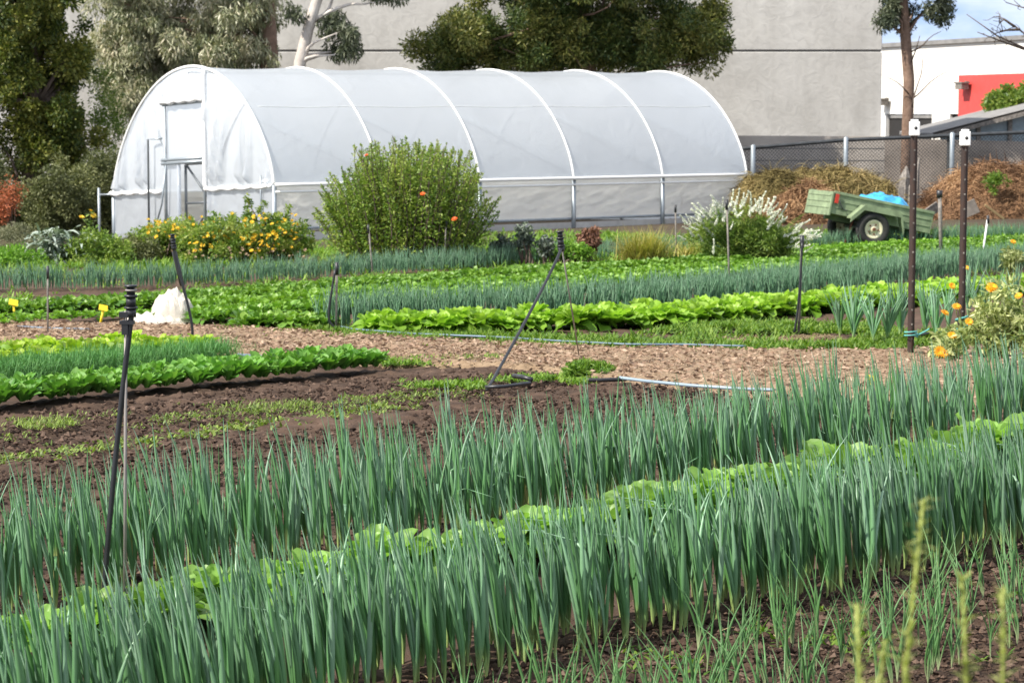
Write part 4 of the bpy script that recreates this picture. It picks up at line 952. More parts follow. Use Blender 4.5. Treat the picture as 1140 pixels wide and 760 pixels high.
# ================================================================== TRAILER
hd = R(12); pit = R(-11.5)
wc = G(970, 273.5); wc.z = float(gz(wc.x, wc.y)) + .272
fx = np.array([math.cos(hd)*math.cos(pit), math.sin(hd)*math.cos(pit), math.sin(pit)]); fy = np.array([-math.sin(hd), math.cos(hd), 0]); fz = np.cross(fx, fy)
def TR(x, y, z): return np.array(wc) + fx*x + fy*(y + .08) + fz*z     # origin at the near wheel centre; y goes to the far side
AX = np.array([fx, fy, fz])
trl = thing('garden_trailer', (wc.x, wc.y + .5, wc.z - .27), 'small green box trailer with cream wheel tipped nose down before the heaps', 'trailer')
def tbox(mb, x0, x1, y0, y1, z0, z1): mb.box(TR((x0+x1)/2, (y0+y1)/2, (z0+z1)/2), (x1-x0, y1-y0, z1-z0), axes=AX)
bx0, bx1, wd = -.72, 1.02, 1.12; z0, z1 = .12, .48
mb = MB(); tbox(mb, bx0, bx1, .0, .025, z0, z1); tbox(mb, bx0, bx1, wd - .025, wd, z0, z1); tbox(mb, bx1 + .002, bx1 + .027, 0, wd, z0, z1); tbox(mb, bx0, bx1, .027, wd - .027, z0, z0 + .02)
for zz in (z0 + .10, z0 + .21): tbox(mb, bx0 + .06, bx1 - .02, -.010, -.002, zz, zz + .022)
tbox(mb, bx0 - .01, bx1 + .03, -.022, -.002, z1 - .035, z1 + .012); tbox(mb, bx0 - .01, bx1 + .03, wd + .002, wd + .022, z1 - .035, z1 + .012)
obj('tray', mb, M['trailer'], trl, sm=False, bevel=.006)
mb = MB(); tbox(mb, bx0 - .045, bx0 - .012, -.03, wd + .03, z0 - .04, z1 - .005)
for zz in (.2, .3, .4): tbox(mb, bx0 - .056, bx0 - .047, .02, wd - .02, zz, zz + .025)
obj('tailgate', mb, M['trailer'], trl, sm=False, bevel=.006)
mb = MB()                                     # flat-topped mudguard beside the tray
prof = [(-.44, .10), (-.24, .335), (.40, .335), (.50, .06)]
for (xa, za), (xb, zb_) in zip(prof[:-1], prof[1:]):
    mb.hexa([TR(xa, -.235, za), TR(xb, -.235, zb_), TR(xb, -.026, zb_), TR(xa, -.026, za)], [TR(xa, -.235, za + .022), TR(xb, -.235, zb_ + .022), TR(xb, -.026, zb_ + .022), TR(xa, -.026, za + .022)])
    mb.hexa([TR(xa, -.24, za - .06), TR(xb, -.24, zb_ - .06), TR(xb, -.222, zb_ - .06), TR(xa, -.222, za - .06)], [TR(xa, -.24, za + .03), TR(xb, -.24, zb_ + .03), TR(xb, -.222, zb_ + .03), TR(xa, -.222, za + .03)])
obj('mudguard', mb, M['trailer'], trl, sm=False)
def wheel(y):
    wh = MB(); prof_ = [(.155, -.06), (.20, -.085), (.245, -.085), (.272, -.06), (.278, 0), (.272, .06), (.245, .085), (.20, .085), (.155, .06)]
    th_ = np.linspace(0, 2*PI, 41); V = np.array([[TR(r*math.cos(a), y + q, r*math.sin(a)) for r, q in prof_] for a in th_]); wh.grid(V)
    o = obj('wheel', wh, M['tyre'], trl)
    rm = MB(); pr2 = [(0, -.05), (.045, -.055), (.06, -.03), (.10, -.035), (.13, -.055), (.158, -.06), (.162, -.05), (.162, .05), (0, .05)]
    V = np.array([[TR(r*math.cos(a), y + q, r*math.sin(a)) for r, q in pr2] for a in th_]); rm.grid(V); obj('rim', rm, M['cream'], o)
    nt_ = MB()
    for a in np.arange(5)*2*PI/5: nt_.box(TR(.082*math.cos(a), y - .042, .082*math.sin(a)), (.022, .03, .022), axes=AX)
    nt_.tube([TR(0, y - .09, 0), TR(0, y - .05, 0)], .028, 8); obj('hub', nt_, M['rust'], o, sm=False)
wheel(-.13); wheel(wd + .12)
mb = MB(); mb.tube([TR(0, -.1, 0), TR(0, wd + .1, 0)], .028, 8); tbox(mb, -.3, .35, .12, .17, .02, .1); tbox(mb, -.3, .35, wd - .17, wd - .12, .02, .1); obj('axle', mb, M['trailer_dark'], trl)
mb = MB(); tbox(mb, bx0 + .1, bx1 + .1, .5, .58, .03, .11); mb.tube([TR(bx1, .15, .08), TR(bx1 + .75, .54, .06)], .03, 6); mb.tube([TR(bx1, .95, .08), TR(bx1 + .75, .54, .06)], .03, 6); obj('drawbar', mb, M['trailer'], trl, sm=False)
mb = MB(); tbox(mb, bx0 + .02, bx0 + .075, -.045, -.024, .30, .45); obj('tail_light', mb, M['red'], trl, sm=False)
mb = MB(); p = TR(bx0 + .45, .12, .08); mb.tube([p, (p[0] - .16, p[1], float(gz(p[0], p[1])) - .05)], .022, 6); obj('prop_stand', mb, M['rust'], trl)
mb = MB(); a = np.linspace(0, PI, 8); mb.tube([TR(bx0 + .1 + .16*t_, -.035, .34 - .12*t_ - .05*math.sin(PI*t_)) for t_ in np.linspace(0, 1, 8)], .008, 5); obj('safety_chain', mb, M['dark_metal'], trl)
# blue tarp heaped in the tray
uu, vv = np.meshgrid(np.linspace(-1, 1, 50), np.linspace(-1, 1, 40), indexing='ij')
rr = np.clip(1 - (np.abs(uu)**2.4 + np.abs(vv)**2.4), 0, 1)**.5
hgt = rr*(.32 + .14*(fbm(uu*3 + 5, vv*3 + 5, 6, 4) - .45)) + (fbm(uu*9 + 9, vv*9, 12, 2) - .4)*.06*rr
P = np.array([[TR(.36 + uu[i, j]*.55, .55 + vv[i, j]*.48, .145 + hgt[i, j]*1.45) for j in range(40)] for i in range(50)])
mb = MB(); mb.grid(P); q = TR(.36, .55, .15); tag(obj('blue_tarp', mb, M['tarp'], loc=q), 'bunched bright blue tarpaulin lying in the green trailer', 'tarp')
# timber edging behind the trailer
p = gp(985, 232, 46.5)
mb = MB(); mb.box((p.x - .35, 46.6, p.z + .42), (1.2, .05, .16), .5, R(3)); mb.box((p.x + .32, 46.5, p.z + .3), (.1, .08, .75))
tag(obj('timber_edging', mb, M['weathered'], loc=p, sm=False), 'weathered timber board and posts holding the compost behind the trailer', 'timber')

# ================================================================== POSTS, STAKES, SPRINKLERS
def picket(px, y0, y1, label):
    b = G(px, y1); Y = b.y; t = thing('star_picket', b, label, 'picket', 'black star pickets'); h = at(px, y0, Y).z - b.z - .06
    mb = MB()
    for a in (R(270), R(30), R(150)):
        d = np.array([math.cos(a), math.sin(a)]); n_ = np.array([-d[1], d[0]])*.0045; c0 = np.array([b.x, b.y])
        q = [c0 - n_ + d*.002, c0 + n_ + d*.002, c0 + d*.028 + n_, c0 + d*.028 - n_]
        mb.hexa([(x, y, b.z - .3) for x, y in q], [(x, y, b.z + h) for x, y in q])
    obj('shaft', mb, M['picket'], t, sm=False)
    mb = MB()
    for z in np.arange(.12, h - .05, .11): mb.box((b.x + .0, b.y - .026, b.z + z), (.011, .008, .012))
    obj('wire_hole', mb, M['weathered'], t, sm=False)
    mb = MB(); cx, cz = b.x, b.z + h - .01; mb.box((cx, b.y, cz), (.074, .074, .108)); mb.box((cx, b.y, cz + .062), (.056, .056, .016)); c = obj('cap', mb, M['cap'], t, sm=False, bevel=.012)
    mb = MB(); mb.tube([(cx + .004, b.y - .0365, cz + .005), (cx + .004, b.y - .039, cz + .005)], .012, 10); obj('cap_hole', mb, M['black_plastic'], c)
    return t, b
t, b = picket(1014, 133, 394, 'taller star picket with white cap, left of the orange calendulas')
mb = MB(); mb.tube([(b.x + .05*math.cos(a), b.y + .05*math.sin(a), b.z + .13 + .004*a) for a in np.linspace(0, 12, 30)], .006, 5); mb.tube(curve((b.x + .04, b.y - .03, b.z + .14), (b.x + .13, b.y - .05, b.z + .2), 5), .006, 5); obj('twine', mb, M['teal'], t)
t, b = picket(1070, 144, 396, 'shorter star picket with white cap among the orange calendulas')
mb = MB(); mb.tube([(b.x + .045*math.cos(a), b.y + .045*math.sin(a), b.z + .16 + .012*a) for a in np.linspace(0, 12, 30)], .008, 5); obj('twine', mb, M['teal'], t)
def pts3(pl, Ys_): return [at(x, y, Yv) for (x, y), Yv in zip(pl, Ys_)]
def spl(P, n=24):
    P = np.array([list(p) for p in P]); s = np.linspace(0, 1, len(P)); u = np.linspace(0, 1, n)
    if len(P) < 3: return np.stack([np.interp(u, s, P[:, i]) for i in range(3)], -1)
    out = np.stack([np.polyval(np.polyfit(s, P[:, i], min(3, len(P)-1)), u) for i in range(3)], -1); return out
def sprinkler_head(t, p, d, sc=1.):
    d = Vector(d).normalized(); mb = MB(); a = np.array(p); dd = np.array(d)
    for (h0, h1, r0, r1) in ((0, .03, .018, .018), (.03, .036, .024, .024), (.036, .07, .017, .017), (.07, .078, .023, .023), (.078, .105, .015, .015), (.105, .112, .022, .022)):
        mb.tube([a + dd*h0*sc, a + dd*h1*sc], [r0*sc, r1*sc], 12)
    return obj('sprinkler_head', mb, M['black_plastic'], t)
# foreground sprinkler riser: black hose clipped to a thin metal stake
b = G(114, 684); Yp = b.y
t = thing('sprinkler_riser', b, 'upright black sprinkler hose on thin metal stake in foreground onions', 'sprinkler', 'sprinkler risers')
hp = spl(pts3([(146, 352), (145, 366), (138, 420), (129, 500), (122, 590), (114, 686)], [Yp]*6)); mb = MB(); mb.tube(hp, .0098, 8); obj('hose', mb, M['black_plastic'], t)
mb = MB(); mb.tube([at(140, 346, Yp + .0), at(139, 690, Yp)], .0062, 6); obj('stake', mb, M['grey_stake'], t)
sprinkler_head(t, at(146, 353, Yp), (0, 0, 1), 1.0)
mb = MB(); p = at(143, 350, Yp - .0); mb.box(p + Vector((-.005, 0, 0)), (.052, .03, .018)); mb.box(p + Vector((-.005, 0, -.028)), (.05, .03, .012)); mb.box(p + Vector((-.012, 0, -.045)), (.022, .026, .05)); obj('clip', mb, M['black_plastic'], t, sm=False)
mb = MB(); p = at(146, 324, Yp); mb.tube([p, p + Vector((0, 0, .006))], .021, 12); obj('head_cap', mb, M['grey_stake'], t)
# leaning riser in the middle
b = G(542, 434)
t = thing('sprinkler_riser', b, 'leaning black sprinkler hose bent down from its stake, middle of the photo', 'sprinkler', 'sprinkler risers')
Yt = 16.6; hp = spl([at(624, 276, Yt), at(612, 305, Yt - .3), at(578, 370, Yt - .9), at(542, 434, b.y)]); mb = MB(); mb.tube(hp, .0105, 8); obj('hose', mb, M['black_plastic'], t)
sprinkler_head(t, at(625, 280, Yt), (-.08, 0, 1), 1.3)
g = G(645, 398); mb = MB(); mb.tube([at(625, 272, Yt), g], .0055, 6); obj('stake', mb, M['grey_stake'], t)
mb = MB(); mb.tube([G(540, 436) + Vector((0, 0, .03)), G(562, 436) + Vector((0, 0, .035)), G(590, 432) + Vector((0, 0, .035))], .012, 8); obj('ground_pipe', mb, M['black_plastic'], t); mb = MB(); mb.tube([G(572, 425) + Vector((0, 0, .04)), G(582, 428) + Vector((0, 0, .05)), G(592, 429) + Vector((0, 0, .04))], .016, 8)
obj('connector', mb, M['black_plastic'], t)
# third riser over the path
b = G(208, 388); Yp = b.y
t = thing('sprinkler_riser', b, 'curved black sprinkler hose standing on the path beside the white fabric', 'sprinkler', 'sprinkler risers')
mb = MB(); mb.tube(spl(pts3([(193, 274), (197, 292), (204, 322), (212, 352), (214, 372), (208, 388)], [Yp]*6)), .011, 8); obj('hose', mb, M['black_plastic'], t); sprinkler_head(t, at(194, 278, Yp), (-.12, 0, 1), 1.1)
mb = MB(); mb.tube([at(194, 280, Yp + .02), at(203, 318, Yp + .02)], .02, 8); obj('sleeve', mb, M['black_plastic'], t)
def stake(px0, y0, px1, y1, label, m='weathered', r=.014, hose=None, Y=None):
    b = G(px1, y1) if Y is None else at(px1, y1, Y); t = thing('garden_stake', b, label, 'stake', 'thin stakes in the vegetable beds')
    mb = MB(); mb.tube([at(px0, y0, b.y), b - Vector((0, 0, .08))], r, 7); obj('stick', mb, M[m], t)
    if hose: mb = MB(); mb.tube(spl(pts3(hose, [b.y - .03]*len(hose))), .011, 6); obj('hose', mb, M['black_plastic'], t)
    mb = MB(); p = at(px0, y0, b.y); mb.tube([p, p - Vector((0, 0, .11))], r*1.5, 8); obj('nozzle', mb, M['black_plastic'], t)
stake(53, 296, 53, 372, 'thin dark stake at the left behind the path, right of the yellow tag', 'weathered', .008)
stake(375, 292, 374, 366, 'pale stake with a looped black hose on the far path edge', 'weathered', .011, [(373, 300), (369, 330), (365, 348), (368, 358), (372, 364)])
stake(410, 250, 416, 310, 'leaning grey stake before the left part of the big shrub', 'weathered', .010)
stake(497, 244, 494, 297, 'upright grey stake before the right part of the big shrub', 'weathered', .011)
stake(752, 228, 753, 290, 'dark stake between the straw grass and the white flowers', 'weathered', .012)
stake(809, 222, 813, 334, 'tall grey stake standing before the white flowering bush', 'weathered', .010)
stake(893, 262, 889, 368, 'stake with black hose right of the pale lettuce row', 'weathered', .012, [(893, 270), (891, 310), (888, 345), (884, 370)])
stake(1046, 212, 1048, 284, 'grey flat stake between the two star pickets', 'weathered', .03)
stake(1100, 240, 1091, 300, 'leaning pale stake at the right before the compost heap', 'white_metal', .013)
# yellow plant tags
def ytag(px, py0, py1, dx, label, face=.09):
    b = G(px, py1); t = thing('plant_tag', b, label, 'plant tag', 'yellow plant tags'); p = at(px + dx, py0, b.y)
    mb = MB(); mb.tube([b - Vector((0, 0, .04)), p], .011, 4); obj('stem', mb, M['yellow'], t)
    mb = MB(); mb.box((0, 0, 0), (face, .006, face*.75)); o = obj('tag_face', mb, M['yellow'], None, sm=False); o.parent = t; o.location = p - b + Vector((0, 0, .02)); o.rotation_euler = (R(-35), R(14), R(20))
ytag(17, 339, 354, -2, 'yellow plant tag at the far left before the dark stake', .085)
ytag(111, 345, 358, 4, 'yellow plant tag right of the dark stake at left', .08)
ytag(973, 424, 446, -4, 'yellow plant tag half hidden by back row onions, left of the tall picket', .05)
# white fabric pile
b = G(186, 357); uu, vv = np.meshgrid(np.linspace(-1, 1, 90), np.linspace(-1, 1, 60), indexing='ij')
rr = np.clip(1 - (np.abs(uu)**2.6 + np.abs(vv)**2.6), 0, 1)
hgt = rr**.45*.22*(1 + .25*fbm(uu*3 + 3, vv*3, 4)) + .07*(fbm(uu*5, vv*5 + uu*7, 9, 4) - .45)*np.clip(rr*4, 0, 1)
hgt += .05*np.exp(-((uu - .1)**2 + vv**2)*8)
P = np.stack([b.x + .03 + uu*.20, b.y + .15 + vv*.19, float(gz(b.x, b.y)) - .01 + hgt], -1); mb = MB(); mb.grid(P)
u2 = np.linspace(-1, 1, 70); U2, V2 = np.meshgrid(u2, u2, indexing='ij'); r2 = np.clip(1 - (U2**2 + V2**2), 0, 1)
P = np.stack([b.x - .12 + U2*.3, b.y + .02 + V2*.16, float(gz(b.x, b.y)) - .02 + .085*r2**.6*(.7 + .6*fbm(U2*4, V2*4 + 7, 3)) + .02*np.sin(U2*20 + V2*7)*r2], -1); mb.grid(P)
tag(obj('row_cover_fabric', mb, M['fabric'], loc=b), 'crumpled white row cover fabric heaped at the path edge', 'fabric')
# hoses
def hose(pl, r, m, label, name='garden_hose', lift=.02):
    P = [G(*p) + Vector((0, 0, lift)) for p in pl]; Q = []
    A_ = np.array([list(p) for p in P]); s = np.concatenate([[0], np.cumsum(np.linalg.norm(np.diff(A_, axis=0), axis=1))]); u = np.linspace(0, s[-1], 60)
    Q = np.stack([np.interp(u, s, A_[:, i]) for i in range(3)], -1); Q[1:-1] = (Q[:-2] + Q[1:-1]*2 + Q[2:])/4
    mb = MB(); mb.tube(Q, r, 8); return tag(obj(name, mb, m, loc=P[0]), label, 'hose')
hose([(380, 366), (395, 369), (460, 374), (560, 378), (620, 382), (700, 386), (760, 386), (830, 388)], .008, M['blue_hose'], 'dull blue hose running along the far edge of the path')
hose([(20, 366), (60, 368), (100, 369)], .009, M['blue_hose'], 'short length of blue hose at the left end of the path')
hose([(690, 427), (720, 431), (770, 436), (830, 440), (862, 441)], .011, M['pale_hose'], 'pale blue hose lying along the near path edge behind the onions', lift=.04)
hose([(655, 428), (670, 428), (697, 427)], .014, M['black_plastic'], 'black irrigation pipe feeding the pale blue hose, beside the weed clump', lift=.03)
hose([(265, 398), (300, 401), (325, 399)], .014, M['blue_hose'], 'short blue hose end beside the spinach row')
hose([(1010, 378), (1030, 374), (1052, 372), (1075, 368)], .01, M['black_plastic'], 'black irrigation hose beside the leek clumps and pickets')

# ================================================================== CROPS: FOREGROUND ONIONS
rng = np.random.default_rng(5)
def onvars(n, nl, H, rad, **kw): return [onion_mb(int(rng.integers(*nl)), H*rng.uniform(.88, 1.1), rad, rng=rng, **kw) for _ in range(n)]
front_mb = onvars(24, (3, 7), .525, .0098, lean=(-.13, -.03), spread=.17, ns=10)
front_me = [m_.mesh('spring_onion') for m_ in front_mb]
pts = []
for o, sp in ((5.18, .058), (5.28, .052), (5.38, .05), (5.49, .05)):
    s = 2.9
    while s < 9.9:
        x, y = rowpt(o + rng.normal(0, .022), s + rng.normal(0, .012)); pts.append((x, y, float(gz(x, y)) - .03)); s += sp*rng.uniform(.7, 1.35)
pts.sort(key=lambda p: p[1])
def vis(p, m=30):
    u = 570 + FPX*p[0]/p[1]; return -m < u < 1140 + m
infr = [p for p in pts if vis(p)]
near = infr[:300]; rest = [p for p in pts if p not in set(near)]
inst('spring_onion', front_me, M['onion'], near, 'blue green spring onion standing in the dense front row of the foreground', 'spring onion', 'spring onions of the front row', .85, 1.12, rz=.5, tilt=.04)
back_mb = onvars(18, (4, 7), .57, .0092, lean=(-.09, 0), spread=.17, ns=8, sides=5)
bp_ = []
for o, sp in ((6.92, .056), (7.07, .06), (7.2, .06), (7.32, .06)):
    s = 3.6
    while s < 12.5:
        x, y = rowpt(o + rng.normal(0, .025), s + rng.normal(0, .012)); bp_.append((x, y, float(gz(x, y)) - .03)); s += sp*rng.uniform(.7, 1.4)
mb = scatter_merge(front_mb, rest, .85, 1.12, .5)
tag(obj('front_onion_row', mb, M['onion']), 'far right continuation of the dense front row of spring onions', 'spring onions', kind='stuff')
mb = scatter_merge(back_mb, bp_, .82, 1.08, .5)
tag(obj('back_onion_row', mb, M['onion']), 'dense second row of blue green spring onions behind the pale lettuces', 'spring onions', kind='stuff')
# pale butter lettuces between the two rows
bm = [rosette_mb(30, .155, .085, 'round', (20, 90), (-10, 75), .45, 12, 7, .006).mesh('butter_lettuce') for _ in range(6)]
pts = []; s = 3.2
while s < 12:
    x, y = rowpt(6.5 + random.gauss(0, .06), s); pts.append((x, y, float(gz(x, y)) - .02)); s += random.uniform(.12, .19)
inst('butter_lettuce', bm, M['butter'], [p for p in pts if vis(p, 60)], 'pale green round leaved lettuce between the two foreground onion rows', 'lettuce', 'lettuces between the onion rows', 1.1, 1.6)
for o in COL.objects:
    if o.name.startswith('butter_lettuce'):
        f = .82 + .42*float(smooth(-1.6, 2.4, o.location.x)); o.scale = [q*f for q in o.scale]
# young thin onions, front right
ym = onvars(12, (2, 6), .31, .0044, lean=(-.12, 0), spread=.42, ns=7, sides=5, stem=.05)
yme = [m_.mesh('young_onion') for m_ in ym]; pts = []
for o in (4.2, 4.46, 4.74, 4.92):
    s = 4.5 + random.random()*.05
    while s < 10.2:
        if random.random() < (.95 if s < 6.3 and o < 4.9 else .68 if o < 4.9 else .1) and fbm(np.array(s*2.), np.array(o*9.), 3, 2) > .22:
            x, y = rowpt(o + random.gauss(0, .02), s); pts.append((x, y, float(gz(x, y)) - .03))
        s += random.uniform(.035, .10)
inst('young_onion', yme, M['young'], [p for p in pts if vis(p)], 'thin young onion seedling in the sparse rows at bottom right', 'young onion', 'young onions at bottom right', .7, 1.15, tilt=.06)
# small weeds and dry bits on the soil
def litter(n, o0, o1, s0, s1, name, m, label, L, W, el, k=3, z=-.03):
    o = RNG.uniform(o0, o1, n); s = RNG.uniform(s0, s1, n); keep = fbm(o*3 + 40, s*3, 51, 3) > .48; o, s = o[keep], s[keep]
    x = NRM.x*o + DIR.x*s; y = NRM.y*o + DIR.y*s; c = np.stack([x, y, gz(x, y) + z], -1); c = np.repeat(c, k, 0) + RNG.normal(0, .012, (len(c)*k, 3))*np.array([1, 1, .1]); q = len(c)
    mb = MB(); mb.add(*blades(c, RNG.uniform(0, 2*PI, q), RNG.uniform(.5, 1.3, q)*L, W, RNG.uniform(*el, q), RNG.uniform(.2, 1.2, q), 3, 'leaf')); tag(obj(name, mb, m), label, 'plants', kind='stuff')
litter(700, 3.7, 5.2, 4, 10, 'soil_weeds', M['weed'], 'tiny green weeds dotted over the soil at bottom right', .05, .013, (.3, 1.2), 6)
litter(900, 3.7, 7.2, 3.5, 10.5, 'dry_straw_bits', M['straw'], 'dry straw bits lying on the soil among the onions', .06, .006, (-.05, .15), 1, -.012)
# blurred flower stalks close to the camera
def stalk(px, ytop, Y, label):
    b = gp(px, 700, Y); top_ = at(px, ytop, Y); t = thing('flower_stalk', b, label, 'plant', 'blurred stalks near the camera'); P = curve(b, top_, 14, .012); 
    mb = MB(); mb.tube(P, np.linspace(.0045, .0018, 14), 6); obj('stem', mb, M['stalk'], t)
    n = 420; s = RNG.random(n)**.5*13; s = np.minimum(s, 12.99); i0 = s.astype(int); f = (s - i0)[:, None]; c = P[i0]*(1 - f) + P[np.minimum(13, i0 + 1)]*f
    mb = MB(); mb.add(*blades(c, RNG.uniform(0, 2*PI, n), RNG.uniform(.008, .024, n), .0038, RNG.uniform(.2, 1.3, n), .6, 3, 'leaf')); obj('foliage', mb, M['stalk'], t)
stalk(1028, 556, 2.35, 'tallest blurred green flower stalk close to the camera at lower right')
stalk(954, 672, 2.3, 'leftmost blurred flower stalk at the bottom edge')
stalk(985, 712, 2.3, 'shortest blurred flower stalk, left of the tallest one')
stalk(1071, 642, 2.35, 'blurred flower stalk just right of the tallest one')
stalk(1116, 660, 2.3, 'rightmost blurred flower stalk near the bottom right corner')

# ================================================================== CROPS: MIDDLE
sm_ = [rosette_mb(20, .15, .066, 'spoon', (38, 88), (-10, 45), .28, 8, 5, .004).mesh('spinach_plant') for _ in range(7)]
pts = bedline([(-40, 452), (200, 427), (412, 407)], .38, .095, .25, 4)
inst('spinach_plant', sm_, M['spinach'], pts, 'dark green spinach plant in the row at left before the path', 'spinach', 'spinach plants at the left', .8, 1.15)
lm2 = [rosette_mb(20, .16, .12, 'round', (25, 85), (10, 70), .4, 7, 7, .009).mesh('pale_lettuce') for _ in range(6)]
pts = bedline([(-40, 408), (110, 398), (205, 392)], .75, .17, .25, 4)
inst('pale_lettuce', lm2, M['lettuce2'], pts, 'yellow green lettuce in the left bed behind the feathery fronds', 'lettuce', 'yellow green lettuces at the left', .85, 1.25)
P = bedarea([(-40, 426), (110, 413), (250, 400)], .42, 1500); n = len(P)*9
mb = MB(); c = np.repeat(P, 9, 0) + RNG.normal(0, .02, (n, 3))*np.array([1, 1, 0]); c[:, 2] += RNG.random(n)**1.2*.13 - .01; mb.add(*blades(c, RNG.uniform(0, 2*PI, n), RNG.uniform(.05, .12, n), .004, RNG.uniform(.1, 1.5, n), RNG.uniform(-.5, 1.2, n), 4, 'blade'))
tag(obj('dill_fronds', mb, M['dill'], loc=P[0]), 'feathery green dill fronds between spinach and pale lettuce at left', 'dill', kind='stuff')
# seedling rows and weed strips
def weedstrip(pix, w, n, L, W, m, name, label, k=7, el=(.2, 1.3), patch=.42, sc=2.2, cat='weeds'):
    P = bedarea(pix, w, n); keep = fbm(P[:, 0]*sc + 20, P[:, 1]*sc + 9, 61, 3) > patch; P = P[keep]; c = np.repeat(P, k, 0) + RNG.normal(0, .02, (len(P)*k, 3))*np.array([1, 1, .1]); q = len(c)
    c[:, 2] -= .02
    mb = MB(); mb.add(*blades(c, RNG.uniform(0, 2*PI, q), RNG.uniform(.5, 1.4, q)*L, W*RNG.uniform(.7, 1.4, q), RNG.uniform(*el, q), RNG.uniform(.2, 1.3, q), 3, 'leaf')); tag(obj(name, mb, m), label, cat, kind='stuff')
weedstrip([(-40, 480), (200, 459), (360, 445), (560, 430)], .6, 1000, .032, .009, M['seedling'], 'seedling_row', 'sparse pale seedlings in the upper bare soil row', 4, patch=.40, cat='seedlings')
weedstrip([(-40, 512), (150, 489), (330, 464), (450, 448)], .3, 420, .035, .014, M['seedling'], 'lettuce_seedling_row', 'tiny yellow green lettuce seedlings in a line on dark soil', 5, patch=.3, sc=3, cat='seedlings')
weedstrip([(20, 470), (80, 466)], .4, 90, .04, .005, M['seedling'], 'carrot_seedling_patch', 'feathery green seedling patch at the left on bare soil', 9, patch=.2, cat='seedlings')
weedstrip([(255, 455), (345, 446)], .42, 110, .04, .005, M['seedling'], 'feathery_seedling_patch', 'feathery seedling patch in the centre left of bare soil', 9, patch=.2, cat='seedlings')
weedstrip([(425, 401), (560, 398)], .28, 900, .05, .012, M['weed'], 'path_edge_weeds', 'low green weeds along the near path edge right of the spinach', 7, patch=.38)
weedstrip([(470, 430), (600, 422), (720, 410)], .5, 1100, .05, .012, M['weed'], 'bed_end_weeds', 'patchy green weeds at the bed end near the hose connector', 7, patch=.46)
k = 16.0/FPX; cl = clumps(34, [E(650, 414, 16.1, 32, .25, 10)], .04, .09, .2)
t = mk_bush('weed_clump', G(652, 424), cl, M['weed'], 'dense green weed clump beside the hose near the leaning sprinkler', foliage(cl, 6000, .045, .012), False, 'weed')
weedstrip([(-30, 382), (100, 382), (230, 390)], .3, 500, .05, .012, M['weed'], 'left_edge_weeds', 'weeds along the near path edge at the left', 7)
weedstrip([(300, 360), (420, 370), (560, 378), (760, 382), (900, 382), (1000, 378), (1100, 372)], .95, 8200, .065, .014, M['weed'], 'far_edge_weeds', 'low bright weeds along the far edge of the path', 7, patch=.40, sc=3.2)
weedstrip([(760, 362), (860, 366), (1000, 366)], 1.3, 3600, .065, .014, M['weed'], 'right_bed_weeds', 'green weeds before the lettuces at the right', 7, patch=.42, sc=3.2)
# pale lettuce row beyond the path
lm = [rosette_mb(26, .19, .12, 'round', (15, 88), (10, 80), .35, 7, 7, .012).mesh('green_lettuce') for _ in range(8)]
pts = bedline([(415, 368), (560, 364), (740, 358), (900, 344), (1010, 334), (1180, 318)], .5, .19, .2, 3)
inst('green_lettuce', lm, M['lettuce'], pts, 'bright yellow green frilly lettuce in the row just beyond the path', 'lettuce', 'bright lettuces beyond the path', .85, 1.25)
P = bedarea([(470, 362), (700, 352), (900, 338)], .9, 1200)
weedstrip([(560, 357), (740, 350), (900, 336), (1100, 318)], .7, 2200, .08, .02, M['midleaf'], 'row_gap_greens', 'bright green low growth behind the pale lettuce row', 7, patch=.35)
# far onion rows
far_mb = onvars(10, (4, 7), .36, .008, lean=(-.03, 0), spread=.3, ns=5, sides=4)
pts = bedline([(372, 364), (430, 360), (560, 354), (740, 342), (900, 326), (1040, 308), (1200, 290)], .5, .06, .3, 5)
tag(obj('middle_onion_row', scatter_merge(far_mb, pts, .8, 1.1), M['onion_far']), 'middle row of blue green spring onions beyond the pale lettuces', 'spring onions', kind='stuff')
pts = bedline([(-60, 322), (120, 320), (260, 314), (400, 306), (520, 297), (640, 289), (760, 281), (900, 275), (1180, 264)], .5, .07, .3, 5)
tag(obj('far_onion_row', scatter_merge(far_mb, pts, .6, .95), M['onion_far']), 'farthest thin row of spring onions in front of the shrubs', 'spring onions', kind='stuff')
# leafy rows
lf = [rosette_mb(15, .145, .07, 'spoon', (15, 85), (10, 80), .25, 5, 3, .007) for _ in range(8)]
def leafrow(pix, w, sp, lines, m, name, label, sm=.85, sx=1.2): 
    tag(obj(name, scatter_merge(lf, bedline(pix, w, sp, .25, lines), sm, sx), m), label, 'leafy greens', kind='stuff')
leafrow([(210, 357), (300, 350), (400, 341), (560, 328), (760, 312), (900, 300), (1180, 279)], .42, .11, 4, M['darkleaf'], 'dark_leaf_row', 'nearer low dark green leaf row crossing the field')
leafrow([(-60, 350), (100, 343), (215, 336), (380, 322), (560, 308), (760, 295), (900, 287), (1180, 268)], .55, .11, 4, M['darkleaf'], 'farther_leaf_row', 'farther low green leaf row crossing the field')
leafrow([(210, 346), (380, 331), (560, 317), (760, 303), (900, 293), (1180, 273)], .4, .12, 3, M['midleaf'], 'bright_leaf_row', 'brighter leaf row between the two dark green rows', .8, 1.1)
leafrow([(270, 362), (330, 362), (372, 361)], .4, .1, 4, M['darkleaf'], 'short_leaf_row', 'short dark green leaf row end at the path edge')
leafrow([(-30, 362), (60, 355), (180, 352)], .3, .14, 2, M['midleaf'], 'left_leaf_row', 'sparse leafy row at the left near the yellow tags', .6, .9)
leafrow([(760, 290), (900, 281), (1180, 262)], .5, .12, 3, M['midleaf'], 'right_leaf_row', 'bright green leafy row before the trailer', .8, 1.1)
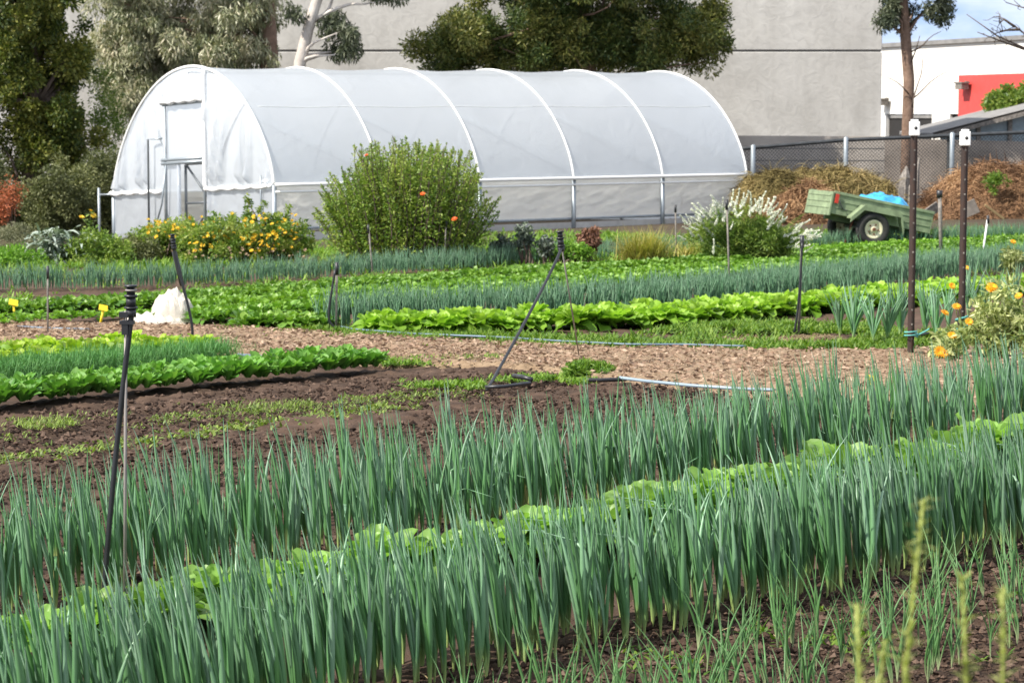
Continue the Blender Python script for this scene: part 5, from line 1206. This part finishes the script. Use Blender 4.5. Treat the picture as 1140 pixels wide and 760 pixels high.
weedstrip([(-60, 338), (300, 326), (600, 300), (1180, 268)], 3.5, 5000, .08, .02, M['weed'], 'field_weeds', 'low weeds growing between the far crop rows', 6, patch=.5)
weedstrip([(820, 276), (950, 270), (1180, 262)], 5, 4000, .12, .02, M['weed'], 'field_grass', 'grass around the trailer wheels and heaps', 6, patch=.42, cat='grass')
weedstrip([(-60, 296), (300, 288), (560, 278), (800, 268)], 9, 14000, .14, .02, M['weed'], 'border_grass', 'grass below the shrubs in front of the tunnel', 6, patch=.45, cat='grass')
# leek clumps at the right
lk = onvars(5, (16, 24), .52, .012, lean=(0, 0), spread=.42, ns=7, sides=5); lkm = [m_.mesh('leek_clump') for m_ in lk]
for me in lkm: me.materials.append(M['onion'])
for i, (px, py) in enumerate(((935, 372), (950, 378), (972, 380), (988, 379), (1002, 374), (1030, 372), (1042, 377), (1056, 368), (1094, 362), (1078, 352), (1110, 348), (1130, 352))):
    p = G(px, py); o = bpy.data.objects.new('leek_clump', lkm[i % 5]); COL.objects.link(o); o.location = p - Vector((0, 0, .03)); o.rotation_euler = (0, 0, random.uniform(0, 6)); s = random.uniform(.85, 1.1); o.scale = (s, s, s)
    tag(o, 'clump of upright blue green leeks beside the star pickets at right', 'leek', 'leek clumps at the right')
# calendulas
fm_o = flower_mesh(14, .04, .014, up=12, rows=2).mesh('flower')
def calendula(px, py, rx, rz, dep, label, fl):
    k_ = dep/FPX; b = gp(px, py + rz*.5, dep); c = at(px, py, dep)
    cl = clumps(int(rx*1.7) + 10, [((c.x, dep, c.z), (rx*k_*1.15, .25, rz*k_*1.1))], .03, .12, .1)
    t = mk_bush('calendula_plant', b, cl, M['calend'], label, foliage(cl, 900, .06, .02), True, 'flower', M['calend']); t['group'] = 'orange calendulas at the right'
    mb = MB()
    pts = [at(x, y, dep - .22) for x, y in fl]
    for p in pts: mb.tube(curve((b.x + random.uniform(-.1, .1), dep - .05, b.z + .15), p - Vector((0, 0, .01)), 6, .05), .004, 4)
    obj('flower_stem', mb, M['calend'], t)
    flowers_on(t, 'flower', pts, fm_o, M['orange_flower'], 1.05, .25)
    for ch in t.children:
        if ch.name.startswith('flower') and not ch.name.startswith('flower_stem'): ch.rotation_euler = (random.gauss(.75, .3), random.gauss(0, .3), 0)
calendula(1110, 356, 34, 40, 17.2, 'large pale leaved calendula with orange flowers at the right edge', [(1105, 319), (1134, 329), (1079, 358), (1103, 321)])
calendula(1062, 380, 12, 16, 17.6, 'small calendula at the foot of the shorter picket', [(1065, 341), (1052, 348), (1060, 373), (1060, 318)])
calendula(1052, 394, 8, 8, 17.2, 'lowest calendula with orange flowers on the wood chips', [(1046, 391), (1051, 393)])
calendula(1150, 372, 24, 32, 17.0, 'calendula cut by the right edge of the photo', [(1150, 340), (1165, 350)])
calendula(1128, 290, 8, 12, 24.5, 'distant single calendula among the far crop rows at right', [(1128, 269), (1075, 298)])
# straw patch before leeks
weedstrip([(800, 378), (880, 374), (935, 373)], .6, 420, .12, .008, M['straw'], 'straw_patch', 'pale dry straw lying left of the leek clumps', 5, (-.05, .3), .2, cat='straw')
